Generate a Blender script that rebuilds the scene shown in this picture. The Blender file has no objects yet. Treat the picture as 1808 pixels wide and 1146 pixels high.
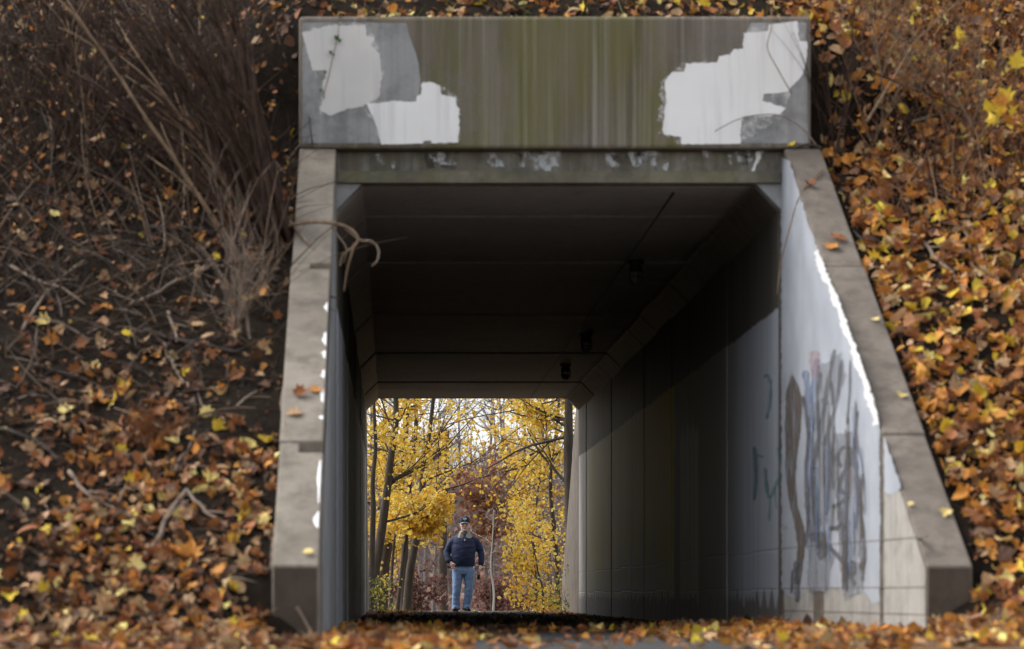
import bpy, bmesh, math, random
import numpy as np
from mathutils import Vector, Matrix, noise, geometry
R = math.radians
scene = bpy.context.scene
COL = scene.collection

# ------------------------------------------------------------------ camera
F, VX, VY, H = 5870.0, 695.0, 1050.0, 0.32      # focal length (px of the 1808 px photo), vanishing point, eye height
cam_d = bpy.data.cameras.new('camera'); cam = bpy.data.objects.new('camera', cam_d); COL.objects.link(cam)
cam.location = (0, 0, H); cam.rotation_euler = (R(90), 0, 0)
cam_d.sensor_width = 36; cam_d.lens = F / 1808 * 36
cam_d.shift_x = (904 - VX) / 1808; cam_d.shift_y = (VY - 573) / 1808
cam_d.clip_start = 0.5; cam_d.clip_end = 4000
cam_d.dof.use_dof = True; cam_d.dof.focus_distance = 62.4; cam_d.dof.aperture_fstop = 2.8
scene.camera = cam
# ------------------------------------------------------------------ sky and sun (overcast)
SUN_EL, SUN_AZ = 50, 286            # azimuth: where the sun stands, clockwise from +Y
world = bpy.data.worlds.new('World'); scene.world = world; world.use_nodes = True
wn = world.node_tree.nodes; wl = world.node_tree.links
sky = wn.new('ShaderNodeTexSky'); sky.sky_type = 'NISHITA'; sky.sun_disc = False
sky.sun_elevation = R(SUN_EL); sky.sun_rotation = R(SUN_AZ); sky.dust_density = 2.5; sky.air_density = 1.0; sky.ozone_density = 0.6
hs = wn.new('ShaderNodeHueSaturation'); hs.inputs['Saturation'].default_value = 0.28
wl.new(sky.outputs[0], hs.inputs['Color']); wl.new(hs.outputs[0], wn['Background'].inputs[0])
wn['Background'].inputs[1].default_value = 0.15
sun_d = bpy.data.lights.new('sun', 'SUN'); sun = bpy.data.objects.new('sun', sun_d); COL.objects.link(sun)
sun_d.energy = 1.0; sun_d.angle = R(35); sun_d.color = (1, .965, .91)
sd = Vector((math.sin(R(SUN_AZ)) * math.cos(R(SUN_EL)), math.cos(R(SUN_AZ)) * math.cos(R(SUN_EL)), math.sin(R(SUN_EL))))
sun.rotation_euler = sd.to_track_quat('Z', 'Y').to_euler()
sun.location = sd * 60
scene.view_settings.view_transform = 'Standard'; scene.view_settings.look = 'None'
scene.view_settings.exposure = 1.32; scene.view_settings.gamma = 1.0
scene.render.engine = 'CYCLES'
scene.cycles.max_bounces = 8; scene.cycles.diffuse_bounces = 7; scene.cycles.transparent_max_bounces = 12

# ------------------------------------------------------------------ helpers
def tag(o, label=None, cat=None, group=None, kind=None):
    if label: o['label'] = label
    if cat: o['category'] = cat
    if group: o['group'] = group
    if kind: o['kind'] = kind
    return o
def link(name, me, parent=None):
    o = bpy.data.objects.new(name, me); COL.objects.link(o)
    if parent: o.parent = parent
    return o
def empty(name, loc, label, cat, group=None):
    o = bpy.data.objects.new(name, None); COL.objects.link(o); o.location = loc; o.empty_display_size = .1
    return tag(o, label, cat, group)
class MB:
    def __init__(s): s.v = []; s.f = []; s.c = []
    def add(s, v, f, col=None):
        n = len(s.v); s.v += [tuple(p) for p in v]; s.f += [tuple(i + n for i in q) for q in f]
        if col is not None: s.c += [col] * len(v)
    def box(s, a, b):
        (x0, y0, z0), (x1, y1, z1) = a, b
        s.add([(x0,y0,z0),(x1,y0,z0),(x1,y1,z0),(x0,y1,z0),(x0,y0,z1),(x1,y0,z1),(x1,y1,z1),(x0,y1,z1)],
              [(0,3,2,1),(4,5,6,7),(0,1,5,4),(1,2,6,5),(2,3,7,6),(3,0,4,7)])
    def tube(s, pts, rad, n=6, col=None, cap=True):
        pts = [Vector(p) for p in pts]; m = len(pts)
        if not hasattr(rad, '__len__'): rad = [rad] * m
        vs = []; fs = []; up = Vector((.31, .23, .92))
        for i, p in enumerate(pts):
            d = (pts[min(i+1, m-1)] - pts[max(i-1, 0)])
            d = d.normalized() if d.length > 1e-9 else Vector((0,0,1))
            a = d.cross(up)
            if a.length < .1: a = d.cross(Vector((1,0,0)))
            a.normalize(); b = d.cross(a)
            for k in range(n):
                t = 2 * math.pi * k / n
                vs.append(p + (a * math.cos(t) + b * math.sin(t)) * rad[i])
        for i in range(m - 1):
            for k in range(n):
                k2 = (k + 1) % n
                fs.append((i*n+k, i*n+k2, (i+1)*n+k2, (i+1)*n+k))
        if cap: fs.append(tuple(range(n))[::-1]); fs.append(tuple((m-1)*n + k for k in range(n)))
        s.add(vs, fs, col)
    def mesh(s, name, mat=None, smooth=False):
        me = bpy.data.meshes.new(name); me.from_pydata(s.v, [], s.f)
        if s.c:
            at = me.color_attributes.new('Col', 'FLOAT_COLOR', 'POINT')
            at.data.foreach_set('color', np.array([(*c, 1) for c in s.c], dtype=np.float32).ravel())
        if mat: me.materials.append(mat)
        if smooth: me.polygons.foreach_set('use_smooth', [True] * len(me.polygons))
        me.update(); return me
    def build(s, name, mat=None, parent=None, smooth=False, origin=None):
        if origin is not None:
            ox, oy, oz = origin; s.v = [(x-ox, y-oy, z-oz) for x, y, z in s.v]
        o = link(name, s.mesh(name, mat, smooth), parent)
        if origin is not None and not parent: o.location = origin
        return o
def P(px, py, Y):                      # a point of the place from its bearing in the photograph and its distance
    return Vector(((px - VX) / F * Y, Y, H - (py - VY) / F * Y))
def sstep(a, b, x):
    t = min(1, max(0, (x - a) / (b - a))); return t * t * (3 - 2 * t)
def nz(x, y, z=0): return noise.noise(Vector((x, y, z)))
def bevel(o, w=.012, seg=2):
    m = o.modifiers.new('bevel', 'BEVEL'); m.width = w; m.segments = seg; m.limit_method = 'ANGLE'; m.angle_limit = R(40)
    return o

# ------------------------------------------------------------------ materials
class NT:
    def __init__(s, name):
        s.m = bpy.data.materials.new(name); s.m.use_nodes = True
        s.n = s.m.node_tree.nodes; s.l = s.m.node_tree.links; s.b = s.n['Principled BSDF']
        s.b.inputs['Roughness'].default_value = .85; s.b.inputs['Specular IOR Level'].default_value = .25
        s._pos = None
    def put(s, sock, v):
        if hasattr(v, 'is_linked') or hasattr(v, 'links'): s.l.new(v, sock)
        elif isinstance(v, (tuple, list)) and len(v) == 3 and sock.type == 'RGBA': sock.default_value = (*v, 1)
        else: sock.default_value = v
    @property
    def pos(s):
        if s._pos is None: s._pos = s.n.new('ShaderNodeNewGeometry').outputs['Position']
        return s._pos
    @property
    def obj(s): return s.n.new('ShaderNodeTexCoord').outputs['Object']
    def noise(s, scale=(1,1,1), k=1.0, det=4, rough=.55, src=None, off=(0,0,0)):
        mp = s.n.new('ShaderNodeMapping'); mp.inputs['Scale'].default_value = scale; mp.inputs['Location'].default_value = off
        s.l.new(src or s.pos, mp.inputs[0])
        t = s.n.new('ShaderNodeTexNoise'); t.inputs['Scale'].default_value = k; t.inputs['Detail'].default_value = det
        t.inputs['Roughness'].default_value = rough; s.l.new(mp.outputs[0], t.inputs['Vector']); return t.outputs['Fac']
    def ramp(s, fac, stops):
        r = s.n.new('ShaderNodeValToRGB'); e = r.color_ramp.elements
        while len(e) < len(stops): e.new(.5)
        for q, (p, c) in zip(e, stops):
            q.position = p; q.color = (*c, 1) if isinstance(c, (tuple, list)) else (c, c, c, 1)
        s.l.new(fac, r.inputs[0]); return r.outputs[0]
    def mix(s, f, a, b, mode='MIX'):
        m = s.n.new('ShaderNodeMix'); m.data_type = 'RGBA'; m.blend_type = mode
        s.put(m.inputs[0], f); s.put(m.inputs[6], a); s.put(m.inputs[7], b); return m.outputs[2]
    def math(s, op, a, b=0.0, clamp=False):
        m = s.n.new('ShaderNodeMath'); m.operation = op; m.use_clamp = clamp
        s.put(m.inputs[0], a); s.put(m.inputs[1], b); return m.outputs[0]
    def sep(s):
        q = s.n.new('ShaderNodeSeparateXYZ'); s.l.new(s.pos, q.inputs[0]); return q.outputs
    def band(s, v, a, b):             # 0 below a, 1 above b
        m = s.n.new('ShaderNodeMapRange'); m.inputs[1].default_value = a; m.inputs[2].default_value = b
        s.l.new(v, m.inputs[0]); return m.outputs[0]
    def bump(s, h, st=.3, d=.01):
        b = s.n.new('ShaderNodeBump'); b.inputs['Strength'].default_value = st; b.inputs['Distance'].default_value = d
        s.l.new(h, b.inputs['Height']); s.l.new(b.outputs[0], s.b.inputs['Normal'])
    def color(s, c): s.put(s.b.inputs['Base Color'], c)

def concrete(name, c, dark, light, streak=(5, 5, .35), moss=None, mossk=.5, st=.6):
    t = NT(name)
    big = t.noise((1.2,1.2,1.2), 1, 5); fine = t.noise((1,1,1), 38, 4, .7); sk = t.noise(streak, 1.6, 6, .62)
    col = t.mix(t.ramp(big, [(.3, 0.), (.7, 1.)]), dark, c)
    col = t.mix(t.math('MULTIPLY', t.ramp(sk, [(.46, 0.), (.66, 1.)]), st), col, light)
    sk2 = t.noise(streak, 3.1, 6, .6, off=(7.3, 2.1, 5))
    col = t.mix(t.math('MULTIPLY', t.ramp(sk2, [(.5, 0.), (.68, 1.)]), .65), col, dark)
    if moss:
        mk = t.noise((2.4,2.4,.3), 1, 4, off=(3.1,0,0))
        col = t.mix(t.math('MULTIPLY', t.ramp(mk, [(.42, 0.), (.62, 1.)]), mossk), col, moss)
    col = t.mix(t.math('MULTIPLY', fine, .22), col, (.03,.028,.025))
    bl = t.noise((1,1,1), 4.5, 6, .7, off=(2,5,1)); col = t.mix(t.math('MULTIPLY', t.ramp(bl, [(.47,0.),(.66,1.)]), .6), col, tuple(x * .55 for x in dark))
    pits = t.noise((1,1,1), 90, 2, .5)
    col = t.mix(t.ramp(pits, [(.69, 0.), (.74, .55)]), col, (.04,.037,.033))
    t.color(col); t.bump(t.mix(.5, fine, big), .35, .012); return t.m
M = {}
M['headwall'] = concrete('stained_concrete', (.20,.172,.135), (.105,.09,.064), (.33,.30,.25), (13,13,.14), (.135,.122,.035), .6)
t = NT('mossy_headwall_concrete')
warp = t.noise((1.3,1.3,.5), 1, 3); big = t.noise((.8,.8,.5), 1.3, 5, off=(1.7,0,.4)); fine = t.noise((1,1,1), 40, 4, .7)
s1 = t.noise((4.5,4.5,.22), 1.3, 6, .68); s2 = t.noise((17,17,.18), 1, 5, .6, off=(3,1,2)); s3 = t.noise((9,9,.5), 1, 5, .6, off=(8,1,6)); mo = t.noise((1.05,1.05,.35), 1.6, 5, .6, off=(5.6,0,2.2)); hx_ = t.math('ABSOLUTE', t.math('SUBTRACT', t.sep()[0], 1.1)); mo = t.math('ADD', mo, t.math('MULTIPLY', t.math('SUBTRACT', .75, hx_), .13))
col = t.mix(t.ramp(big, [(.32,0.),(.68,1.)]), (.155,.132,.108), (.225,.195,.168))
col = t.mix(t.math('MULTIPLY', t.ramp(s1, [(.44,0.),(.62,1.)]), .6), col, (.085,.072,.05))
col = t.mix(t.math('MULTIPLY', t.ramp(mo, [(.40,0.),(.58,1.)]), t.ramp(s3, [(.3,.35),(.65,.95)])), col, (.125,.118,.032))
lt = t.math('MULTIPLY', t.ramp(s2, [(.50,0.),(.64,1.)]), t.ramp(s1, [(.40,.05),(.62,.5)]))
col = t.mix(lt, col, (.40,.38,.31))
col = t.mix(t.math('MULTIPLY', t.ramp(s3, [(.55,0.),(.72,1.)]), .5), col, (.055,.047,.034))
col = t.mix(t.math('MULTIPLY', fine, .25), col, (.03,.028,.025)); t.color(col); t.bump(fine, .35, .012); M['headwall'] = t.m
M['beam'] = concrete('beam_concrete', (.21,.19,.158), (.115,.103,.083), (.33,.325,.30), (8,8,.6), (.09,.09,.04), .4)
M['cap'] = concrete('wing_concrete', (.225,.195,.158), (.155,.132,.104), (.285,.25,.205), (2,2,2), None, 0, .5)
M['cap_dark'] = concrete('weathered_wing_concrete', (.17,.142,.116), (.105,.087,.07), (.215,.183,.15), (2,2,2), None, 0, .5)
M['grey_paint'] = concrete('old_grey_paint', (.32,.325,.325), (.235,.24,.24), (.40,.40,.395), (6,6,.2), None, 0, .6)

M['lip_conc'] = concrete('lintel_lip_concrete', (.20,.185,.145), (.13,.12,.09), (.25,.235,.19), (3,3,2), (.15,.145,.06), .5)
def paint(name, c, c2, wear=(.72,.8), under=(.25,.24,.22)):
    t = NT(name); a = t.noise((1,1,1), 2.2, 5); b = t.noise((9,9,.5), 1.5, 5, .6); g = t.noise((1,1,1), 30, 4, .7)
    col = t.mix(t.ramp(a, [(.35, 0.), (.65, 1.)]), c, c2)
    col = t.mix(t.math('MULTIPLY', t.ramp(b, [(.5, 0.), (.75, 1.)]), .3), col, under)
    col = t.mix(t.ramp(g, [(wear[0], 0.), (wear[1], .6)]), col, under)
    t.color(col); t.b.inputs['Roughness'].default_value = .6; t.bump(g, .15, .006); return t.m
M['white_paint'] = paint('white_cover_paint', (.76,.76,.75), (.71,.71,.70))
M['old_white_paint'] = paint('older_white_paint', (.60,.59,.56), (.53,.52,.50))
M['wall_white'] = paint('bluish_white_wall_paint', (.40,.423,.468), (.31,.33,.37), (.60,.74), (.20,.20,.20))

# tunnel lining: bare dark concrete above 2.7 m, painted below; white near the portal, yellow further in
t = NT('tunnel_lining'); X, Y, Z = t.sep()
fine = t.noise((1,1,1), 30, 4, .7); big = t.noise((.9,.9,.9), 1, 4); sk = t.noise((5,5,.25), 1.4, 6, .62); sk2 = t.noise((9,9,.2), 1.3, 5, .6, off=(4,4,1))
bare = t.mix(t.ramp(big, [(.3,0.),(.7,1.)]), (.50,.46,.41), (.40,.37,.325))
bare = t.mix(t.math('MULTIPLY', t.ramp(sk2, [(.45,0.),(.7,1.)]), .5), bare, (.23,.205,.18))
dark_bare = t.mix(t.ramp(sk, [(.35,0.),(.65,1.)]), (.14,.128,.108), (.09,.083,.07))
wallup = t.mix(t.math('MULTIPLY', t.band(Z, 3.45, 3.5), t.math('SUBTRACT', 1., t.band(t.math('ADD', X, t.math('MULTIPLY', sk2, .1)), 2.95, 3.07))), dark_bare, bare)  # right ceiling chamfer takes the darker upper-wall tone, the rest of the ceiling is paler
wob = t.math('MULTIPLY', t.math('SUBTRACT', t.noise((2.5,2.5,2.5), 1, 3), .5), .07)
grey = t.mix(t.ramp(sk, [(.35,0.),(.65,1.)]), (.58,.555,.52), (.42,.40,.37))
yel = t.mix(t.ramp(sk2, [(.35,0.),(.68,1.)]), (.84,.64,.045), (.66,.50,.05))
yw = t.math('ADD', Z, t.math('MULTIPLY', t.math('SUBTRACT', sk, .5), 2.2))
yel = t.mix(t.band(yw, .2, 1.0), grey, yel)
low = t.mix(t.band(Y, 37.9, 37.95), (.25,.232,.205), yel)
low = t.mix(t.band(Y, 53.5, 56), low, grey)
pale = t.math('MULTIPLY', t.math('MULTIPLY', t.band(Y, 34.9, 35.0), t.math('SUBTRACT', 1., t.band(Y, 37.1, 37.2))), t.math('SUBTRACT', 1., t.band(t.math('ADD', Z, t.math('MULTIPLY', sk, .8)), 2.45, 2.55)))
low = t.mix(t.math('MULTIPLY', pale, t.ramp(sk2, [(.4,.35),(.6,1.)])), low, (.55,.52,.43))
white = t.mix(t.ramp(sk, [(.4,0.),(.7,1.)]), (.60,.63,.69), (.48,.50,.54))
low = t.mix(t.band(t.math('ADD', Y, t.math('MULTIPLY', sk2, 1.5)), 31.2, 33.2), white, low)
step = t.math('ADD', Z, t.math('MULTIPLY', t.noise((0.,3.5,0.), 1, 0), .35))
low = t.mix(t.band(step, .45, .47), t.mix(t.ramp(sk, [(.4,0.),(.7,1.)]), (.26,.25,.23), (.16,.15,.14)), low)
col = t.mix(t.band(t.math('ADD', Z, wob), 2.69, 2.71), low, wallup)
col = t.mix(t.band(t.math('ADD', X, wob), .9, 1.0), t.mix(t.math('MULTIPLY', t.math('SUBTRACT', 1., t.band(Z, 2.69, 2.71)), 1.), wallup, t.mix(t.band(Y, 30.5, 32.5), white, (.70,.68,.64))), col)
col = t.mix(t.math('MULTIPLY', fine, .25), col, (.03,.028,.026))
t.color(col); t.bump(fine, .25, .006); t.b.inputs['Roughness'].default_value = .6; t.put(t.b.inputs['Specular IOR Level'], t.mix(t.band(t.math('ADD', Z, wob), 2.69, 2.71), (.36,.36,.36), (.07,.07,.07))); M['lining'] = t.m

def ground_mat(name, cols, k=6):
    t = NT(name); a = t.noise((1,1,1), k, 6, .7); b = t.noise((1,1,1), k*.16, 4); c = t.noise((1,1,1), k*7, 4, .7)
    col = t.mix(t.ramp(a, [(.35,0.),(.65,1.)]), cols[0], cols[1])
    col = t.mix(t.ramp(b, [(.45,0.),(.62,1.)]), col, cols[2])
    col = t.mix(t.math('MULTIPLY', c, .3), col, cols[0]); t.color(col)
    t.b.inputs['Roughness'].default_value = 1.; t.b.inputs['Specular IOR Level'].default_value = .03; t.bump(t.mix(.5, a, c), .9, .04); return t.m
M['soil'] = ground_mat('dark_soil', ((.010,.008,.006), (.030,.022,.016), (.016,.012,.009)), 9)
M['forest_floor'] = ground_mat('forest_floor', ((.09,.06,.036), (.19,.115,.06), (.14,.085,.05)), 3)
M['asphalt'] = ground_mat('asphalt', ((.08,.079,.078), (.12,.118,.115), (.095,.094,.092)), 30)

def leafmat(name, c=None, trans=.25, var=.0):
    t = NT(name)
    if c is None:
        at = t.n.new('ShaderNodeAttribute'); at.attribute_name = 'Col'; col = at.outputs['Color']
        src = t.pos
    else: col = c; src = t.obj
    g = t.noise((1,1,1), 22, 4, .65, src=src)
    if c is None: col = t.mix(t.math('MULTIPLY', t.ramp(g, [(.4,0.),(.75,1.)]), .45), col, t.mix(.6, col, (.05,.025,.012)))
    else: col = t.mix(t.math('MULTIPLY', t.ramp(g, [(.4,0.),(.75,1.)]), .5), c, tuple(x*.45 for x in c))
    t.color(col); t.b.inputs['Roughness'].default_value = .6; t.b.inputs['Specular IOR Level'].default_value = .18
    tr = t.n.new('ShaderNodeBsdfTranslucent'); t.put(tr.inputs[0], col)
    mx = t.n.new('ShaderNodeMixShader'); mx.inputs[0].default_value = trans
    t.l.new(t.b.outputs[0], mx.inputs[1]); t.l.new(tr.outputs[0], mx.inputs[2]); t.l.new(mx.outputs[0], t.n['Material Output'].inputs[0])
    return t.m
M['litter'] = leafmat('leaf_litter', None, .15)
M['foliage'] = leafmat('autumn_foliage', None, .45)
LEAFC = {'yellow': (.62,.44,.045), 'pale yellow': (.70,.55,.20), 'orange': (.50,.215,.042), 'rust brown': (.25,.098,.036), 'tan': (.40,.25,.13), 'dark brown': (.095,.048,.028)}
for k, c in LEAFC.items(): M['leaf ' + k] = leafmat('leaf_' + k.replace(' ', '_'), c, .15)

def bark(name, a, b, k=14):
    t = NT(name); n1 = t.noise((1,1,.22), k, 6, .65); n2 = t.noise((1,1,1), k*.25, 3)
    col = t.mix(t.ramp(n1, [(.35,0.),(.65,1.)]), a, b); col = t.mix(t.math('MULTIPLY', n2, .4), col, a)
    t.color(col); t.bump(n1, .6, .015); return t.m
M['bark'] = bark('grey_brown_bark', (.035,.027,.020), (.085,.068,.050))
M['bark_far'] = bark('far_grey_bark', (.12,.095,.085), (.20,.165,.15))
M['birch'] = bark('pale_birch_bark', (.30,.28,.25), (.62,.59,.55), 7)
M['cane'] = bark('dark_brown_cane', (.016,.009,.006), (.075,.040,.024), 20)
M['cane_tan'] = bark('dry_tan_cane', (.13,.085,.052), (.27,.19,.12), 20)
M['stick'] = bark('weathered_stick', (.11,.08,.058), (.26,.20,.155), 18)
M['stick_dark'] = bark('dark_wet_stick', (.022,.017,.014), (.06,.046,.038), 18)
def plain(name, c, rough=.6, k=30, amt=.35, spec=.3):
    t = NT(name); g = t.noise((1,1,1), k, 4, .65); t.color(t.mix(t.math('MULTIPLY', g, amt), c, tuple(x*.35 for x in c)))
    t.b.inputs['Roughness'].default_value = rough; t.b.inputs['Specular IOR Level'].default_value = spec; t.bump(g, .15, .004); return t.m
M['lamp_metal'] = plain('dark_lamp_metal', (.045,.045,.047), .5)
g_ = NT('dusty_lamp_glass'); g_.color((.35,.35,.33)); g_.b.inputs['Roughness'].default_value = .35; g_.b.inputs['Transmission Weight'].default_value = .55; M['lamp_glass'] = g_.m

# ------------------------------------------------------------------ the shape of the ground
XL, XR, ZC = -0.47, 3.20, 3.71          # inner faces of the tunnel, its ceiling
YP, YE = 27.56, 57.44                   # near and far portal
YM = YP + YE
def xin(Y): return XR + .0478 * (YP - min(YP, max(21.7, Y)))
def ground_z(x, y):
    z = .012 * nz(x * 1.7, y * 1.1) + .006 * nz(x * 6, y * 6, 3)
    if 17 < y < 31:
        w = sstep(31, 28.5, y) * sstep(17, 19.5, y)
        z += w * (.055 * sstep(xin(y) - 1.15, xin(y) - .1, x) * (1 + .5 * nz(x*2, y*2, 9)) + .02 * sstep(XL + .75, XL + .1, x))
    if y > 55.5 and y < 62: z += .012 * sstep(55.5, 57, y) * sstep(62, 60, y) * (.5 + nz(x * 3.1, y * 2, 4)) * (1 - .6 * sstep(.9, 1.2, x) * sstep(2.2, 1.6, x))
    if y > 64: z -= .022 * (min(y, 120) - 64)
    if y > 130: z += sstep(130, 330, y) * 6.0
    if y < 18 : z -= .0
    return z
def hill_z(x, y):
    m = y if y < YM / 2 else YM - y
    if x < 1.4:
        b = .572 * (m - 20.5); f = 1 if m > 21.3 else sstep(-.58, -1.1, x)
    else:
        b = .615 * (m - 20.95); f = 1 if m > 21.8 else .42 + .58 * sstep(3.5, 4.1, x)
    if b < 3: b = .5 * (b + math.sqrt(b * b + .02)) * (1 - .0)
    d = max(-.78 - x, x - 3.5, 0)
    c = 4.97 + .5 * (m - 27.65)
    w = sstep(1.5, 0, d) * sstep(27.35, 27.75, m)
    z = b * (1 - w) + c * w
    if z > 6.2: z = 6.2 + 1.6 * math.tanh((z - 6.2) / 1.6)
    a = sstep(.1, .8, d) if m < 27.6 else sstep(0, .4, m - 27.6)
    z = z * f + a * f * (.10 * nz(x * .9, y * .9, 2) + .045 * nz(x * 2.6, y * 2.6, 5) + .02 * nz(x * 7, y * 7, 8))
    return z - .03
def top_z(x, y):
    inside = XL - .3 < x < xin(y if y < YM/2 else YM - y) + .3
    if inside and (y < 27.65 or y > YM - 27.65): return ground_z(x, y)
    if y > 66: return ground_z(x, y)
    return max(hill_z(x, y), ground_z(x, y))
def on_ground(px, py, y0=17., y1=45.):
    y = y0
    while y < y1:
        p = P(px, py, y)
        if p.z <= top_z(p.x, y): return Vector((p.x, y, top_z(p.x, y)))
        y += .04
    return P(px, py, y1)
def grid(xs, ys, zf):
    v = [(x, y, zf(x, y)) for y in ys for x in xs]; n = len(xs)
    f = [(j*n+i, j*n+i+1, (j+1)*n+i+1, (j+1)*n+i) for j in range(len(ys)-1) for i in range(n-1)]
    return v, f
def frange(a, b, s): n = max(1, round((b - a) / s)); return [a + (b - a) * i / n for i in range(n + 1)]
xs = [-1500, -600, -250, -120, -60, -30, -15, -8, -4, -2] + frange(-1, 4.4, .14) + [6, 9, 16, 30, 60, 120, 250, 600, 1500]
ys = [-300, -80, -30, 0, 8, 14] + frange(16, 31, .2) + frange(32, 54, 1) + frange(55, 66, .25) + frange(70, 130, 6) + frange(140, 400, 20) + [600, 1000, 2000, 3000]
mb = MB(); mb.add(*grid(xs, ys, ground_z))
tag(mb.build('ground', M['forest_floor'], smooth=True), kind='structure')
mb = MB(); v, f = grid(frange(.35, 2.5, .14), frange(0, 16, 2)[:-1] + frange(16, 31, .2) + frange(32, 54, 1) + frange(55, 66, .25) + frange(70, 120, 6), lambda x, y: ground_z(x, y) + .006)
v = [(x + .07 * nz(y * .9, 3) * (1 if x < .4 or x > 2.4 else 0), y, z) for x, y, z in v]; mb.add(v, f)
tag(mb.build('path', M['asphalt'], smooth=True), kind='structure')
mb = MB()
hy = frange(19.4, 36, .16) + frange(38, 47, 3) + frange(49, 65.6, .4)
mb.add(*grid([-300, -120, -60, -30, -16, -10, -7.5] + frange(-6.4, -.62, .15), hy, hill_z))
nx = [0, .15, .3, .45, .6, .75, .9, 1.05, 1.2, 1.35, 1.5, 1.7, 1.9, 2.1, 2.3, 2.6, 3, 3.5, 4.2, 5.5, 8, 14, 30, 60, 120, 300]
v = [(xin(y if y < YM/2 else YP) + .15 + d, y, 0) for y in hy for d in nx]; v = [(x, y, hill_z(x, y)) for x, y, _ in v]; n = len(nx)
mb.add(v, [(j*n+i, j*n+i+1, (j+1)*n+i+1, (j+1)*n+i) for j in range(len(hy)-1) for i in range(n-1)])
mb.add(*grid(frange(-.62, XR + .15, .2), frange(27.62, 36, .16) + frange(38, 47, 3) + frange(49, YM - 27.62, .4), hill_z))
tag(mb.build('embankment', M['soil'], smooth=True), kind='structure')

# ------------------------------------------------------------------ the tunnel
tun = empty('tunnel', ((XL+XR)/2, YP, 0), 'long concrete box tunnel through the leaf covered embankment, with sloping wing walls', 'tunnel')
def part(mb, name, mat, parent=tun, bev=None, smooth=False):
    o = mb.build(name, mat, parent, smooth)
    top = parent
    while top.parent: top = top.parent
    o.matrix_parent_inverse = Matrix.Translation(-top.location)
    if parent is not top: o.matrix_parent_inverse = Matrix.Identity(4)
    if bev: bevel(o, bev)
    return o
# lining segments (shared mesh), each with recessed form seams
c = .21; g = .008
def side(x, s):       # wall profile going up, s = outward direction, with seam notches
    pts = [(x, -.1)]
    for z in (.36, .69): pts += [(x, z - .006), (x + s * g, z), (x, z + .006)]
    return pts + [(x, ZC - c)]
inner = side(XL, -1) + [(XL + c, ZC), (XR - c, ZC)] + side(XR, 1)[::-1]
outer = [(XL - .1, -.1), (XL - .1, ZC + .1), (XR + .1, ZC + .1), (XR + .1, -.1)]
SEG = 2.05; nseg = 14; L0 = YP + .1; L = (YE - .1 - L0) / nseg
def extrude(poly, y0, y1):
    m = MB(); n = len(poly)
    m.v = [(x, y0, z) for x, z in poly] + [(x, y1, z) for x, z in poly]
    m.f = [(i, i+1, n+i+1, n+i) for i in range(n-1)] + [(n-1, 0, n, 2*n-1)]
    m.f += [tuple(range(n))[::-1], tuple(range(n, 2*n))]; return m
poly = inner + outer[::-1]
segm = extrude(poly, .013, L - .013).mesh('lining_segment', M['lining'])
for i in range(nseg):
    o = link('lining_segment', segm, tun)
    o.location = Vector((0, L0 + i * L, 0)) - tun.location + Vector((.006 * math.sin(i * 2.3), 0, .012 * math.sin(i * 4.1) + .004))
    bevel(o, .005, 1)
sh = [(XL-.11, -.3), (XL-.11, ZC+.13), (XR+.11, ZC+.13), (XR+.11, -.3), (XR+.4, -.3), (XR+.4, ZC+.4), (XL-.4, ZC+.4), (XL-.4, -.3)]
part(extrude(sh, YP + .13, YE - .13), 'outer_shell', M['beam'])
HX0, HX1, HZ0, HZ1 = -.777, 3.428, 3.985, 5.07
for far in (0, 1):
    mir = (lambda y: YM - y) if far else (lambda y: y)
    y0, y1 = sorted((mir(27.3), mir(27.66)))
    m = MB(); m.box((HX0, y0, HZ0), (HX1, y1, HZ1)); hw = part(m, 'headwall', M['headwall'], bev=.028)
    y0, y1 = sorted((mir(27.44), mir(27.657)))
    m = MB(); m.box((XL - .009, y0, ZC + .004), (XR + .009, y1, HZ0 - .004)); part(m, 'lintel_beam', M['beam'], bev=.015)
    m = MB(); ya_, yb_ = sorted((mir(27.422), mir(27.46))); m.box((XL + .002, ya_, ZC + .006), (XR - .002, yb_, ZC + .105)); part(m, 'lintel_lip', M['lip_conc'], bev=.008)
    # haunch blocks under the beam
    for s, x in ((1, XL - .005), (-1, XR + .005)):
        m = MB(); m.v = [(x, y0+.02, ZC+.003), (x + s*c, y0+.02, ZC+.003), (x, y0+.02, ZC-c), (x, y1, ZC+.003), (x + s*c, y1, ZC+.003), (x, y1, ZC-c)]
        m.f = [(0,1,2), (3,5,4), (0,3,4,1), (1,4,5,2), (2,5,3,0)]; part(m, 'haunch', M['grey_paint'])
    if not far: near_headwall = hw
wings = {}
def cutbox(o, a, b):
    m = MB(); m.box(a, b); me = m.mesh('cut'); co = bpy.data.objects.new('cut', me); COL.objects.link(co)
    co.matrix_world = o.matrix_world
    md = o.modifiers.new('chip', 'BOOLEAN'); md.operation = 'DIFFERENCE'; md.object = co; md.solver = 'EXACT'
    dg = bpy.context.evaluated_depsgraph_get(); me2 = bpy.data.meshes.new_from_object(o.evaluated_get(dg))
    o.modifiers.remove(md); old = o.data; o.data = me2; bpy.data.objects.remove(co)
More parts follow.
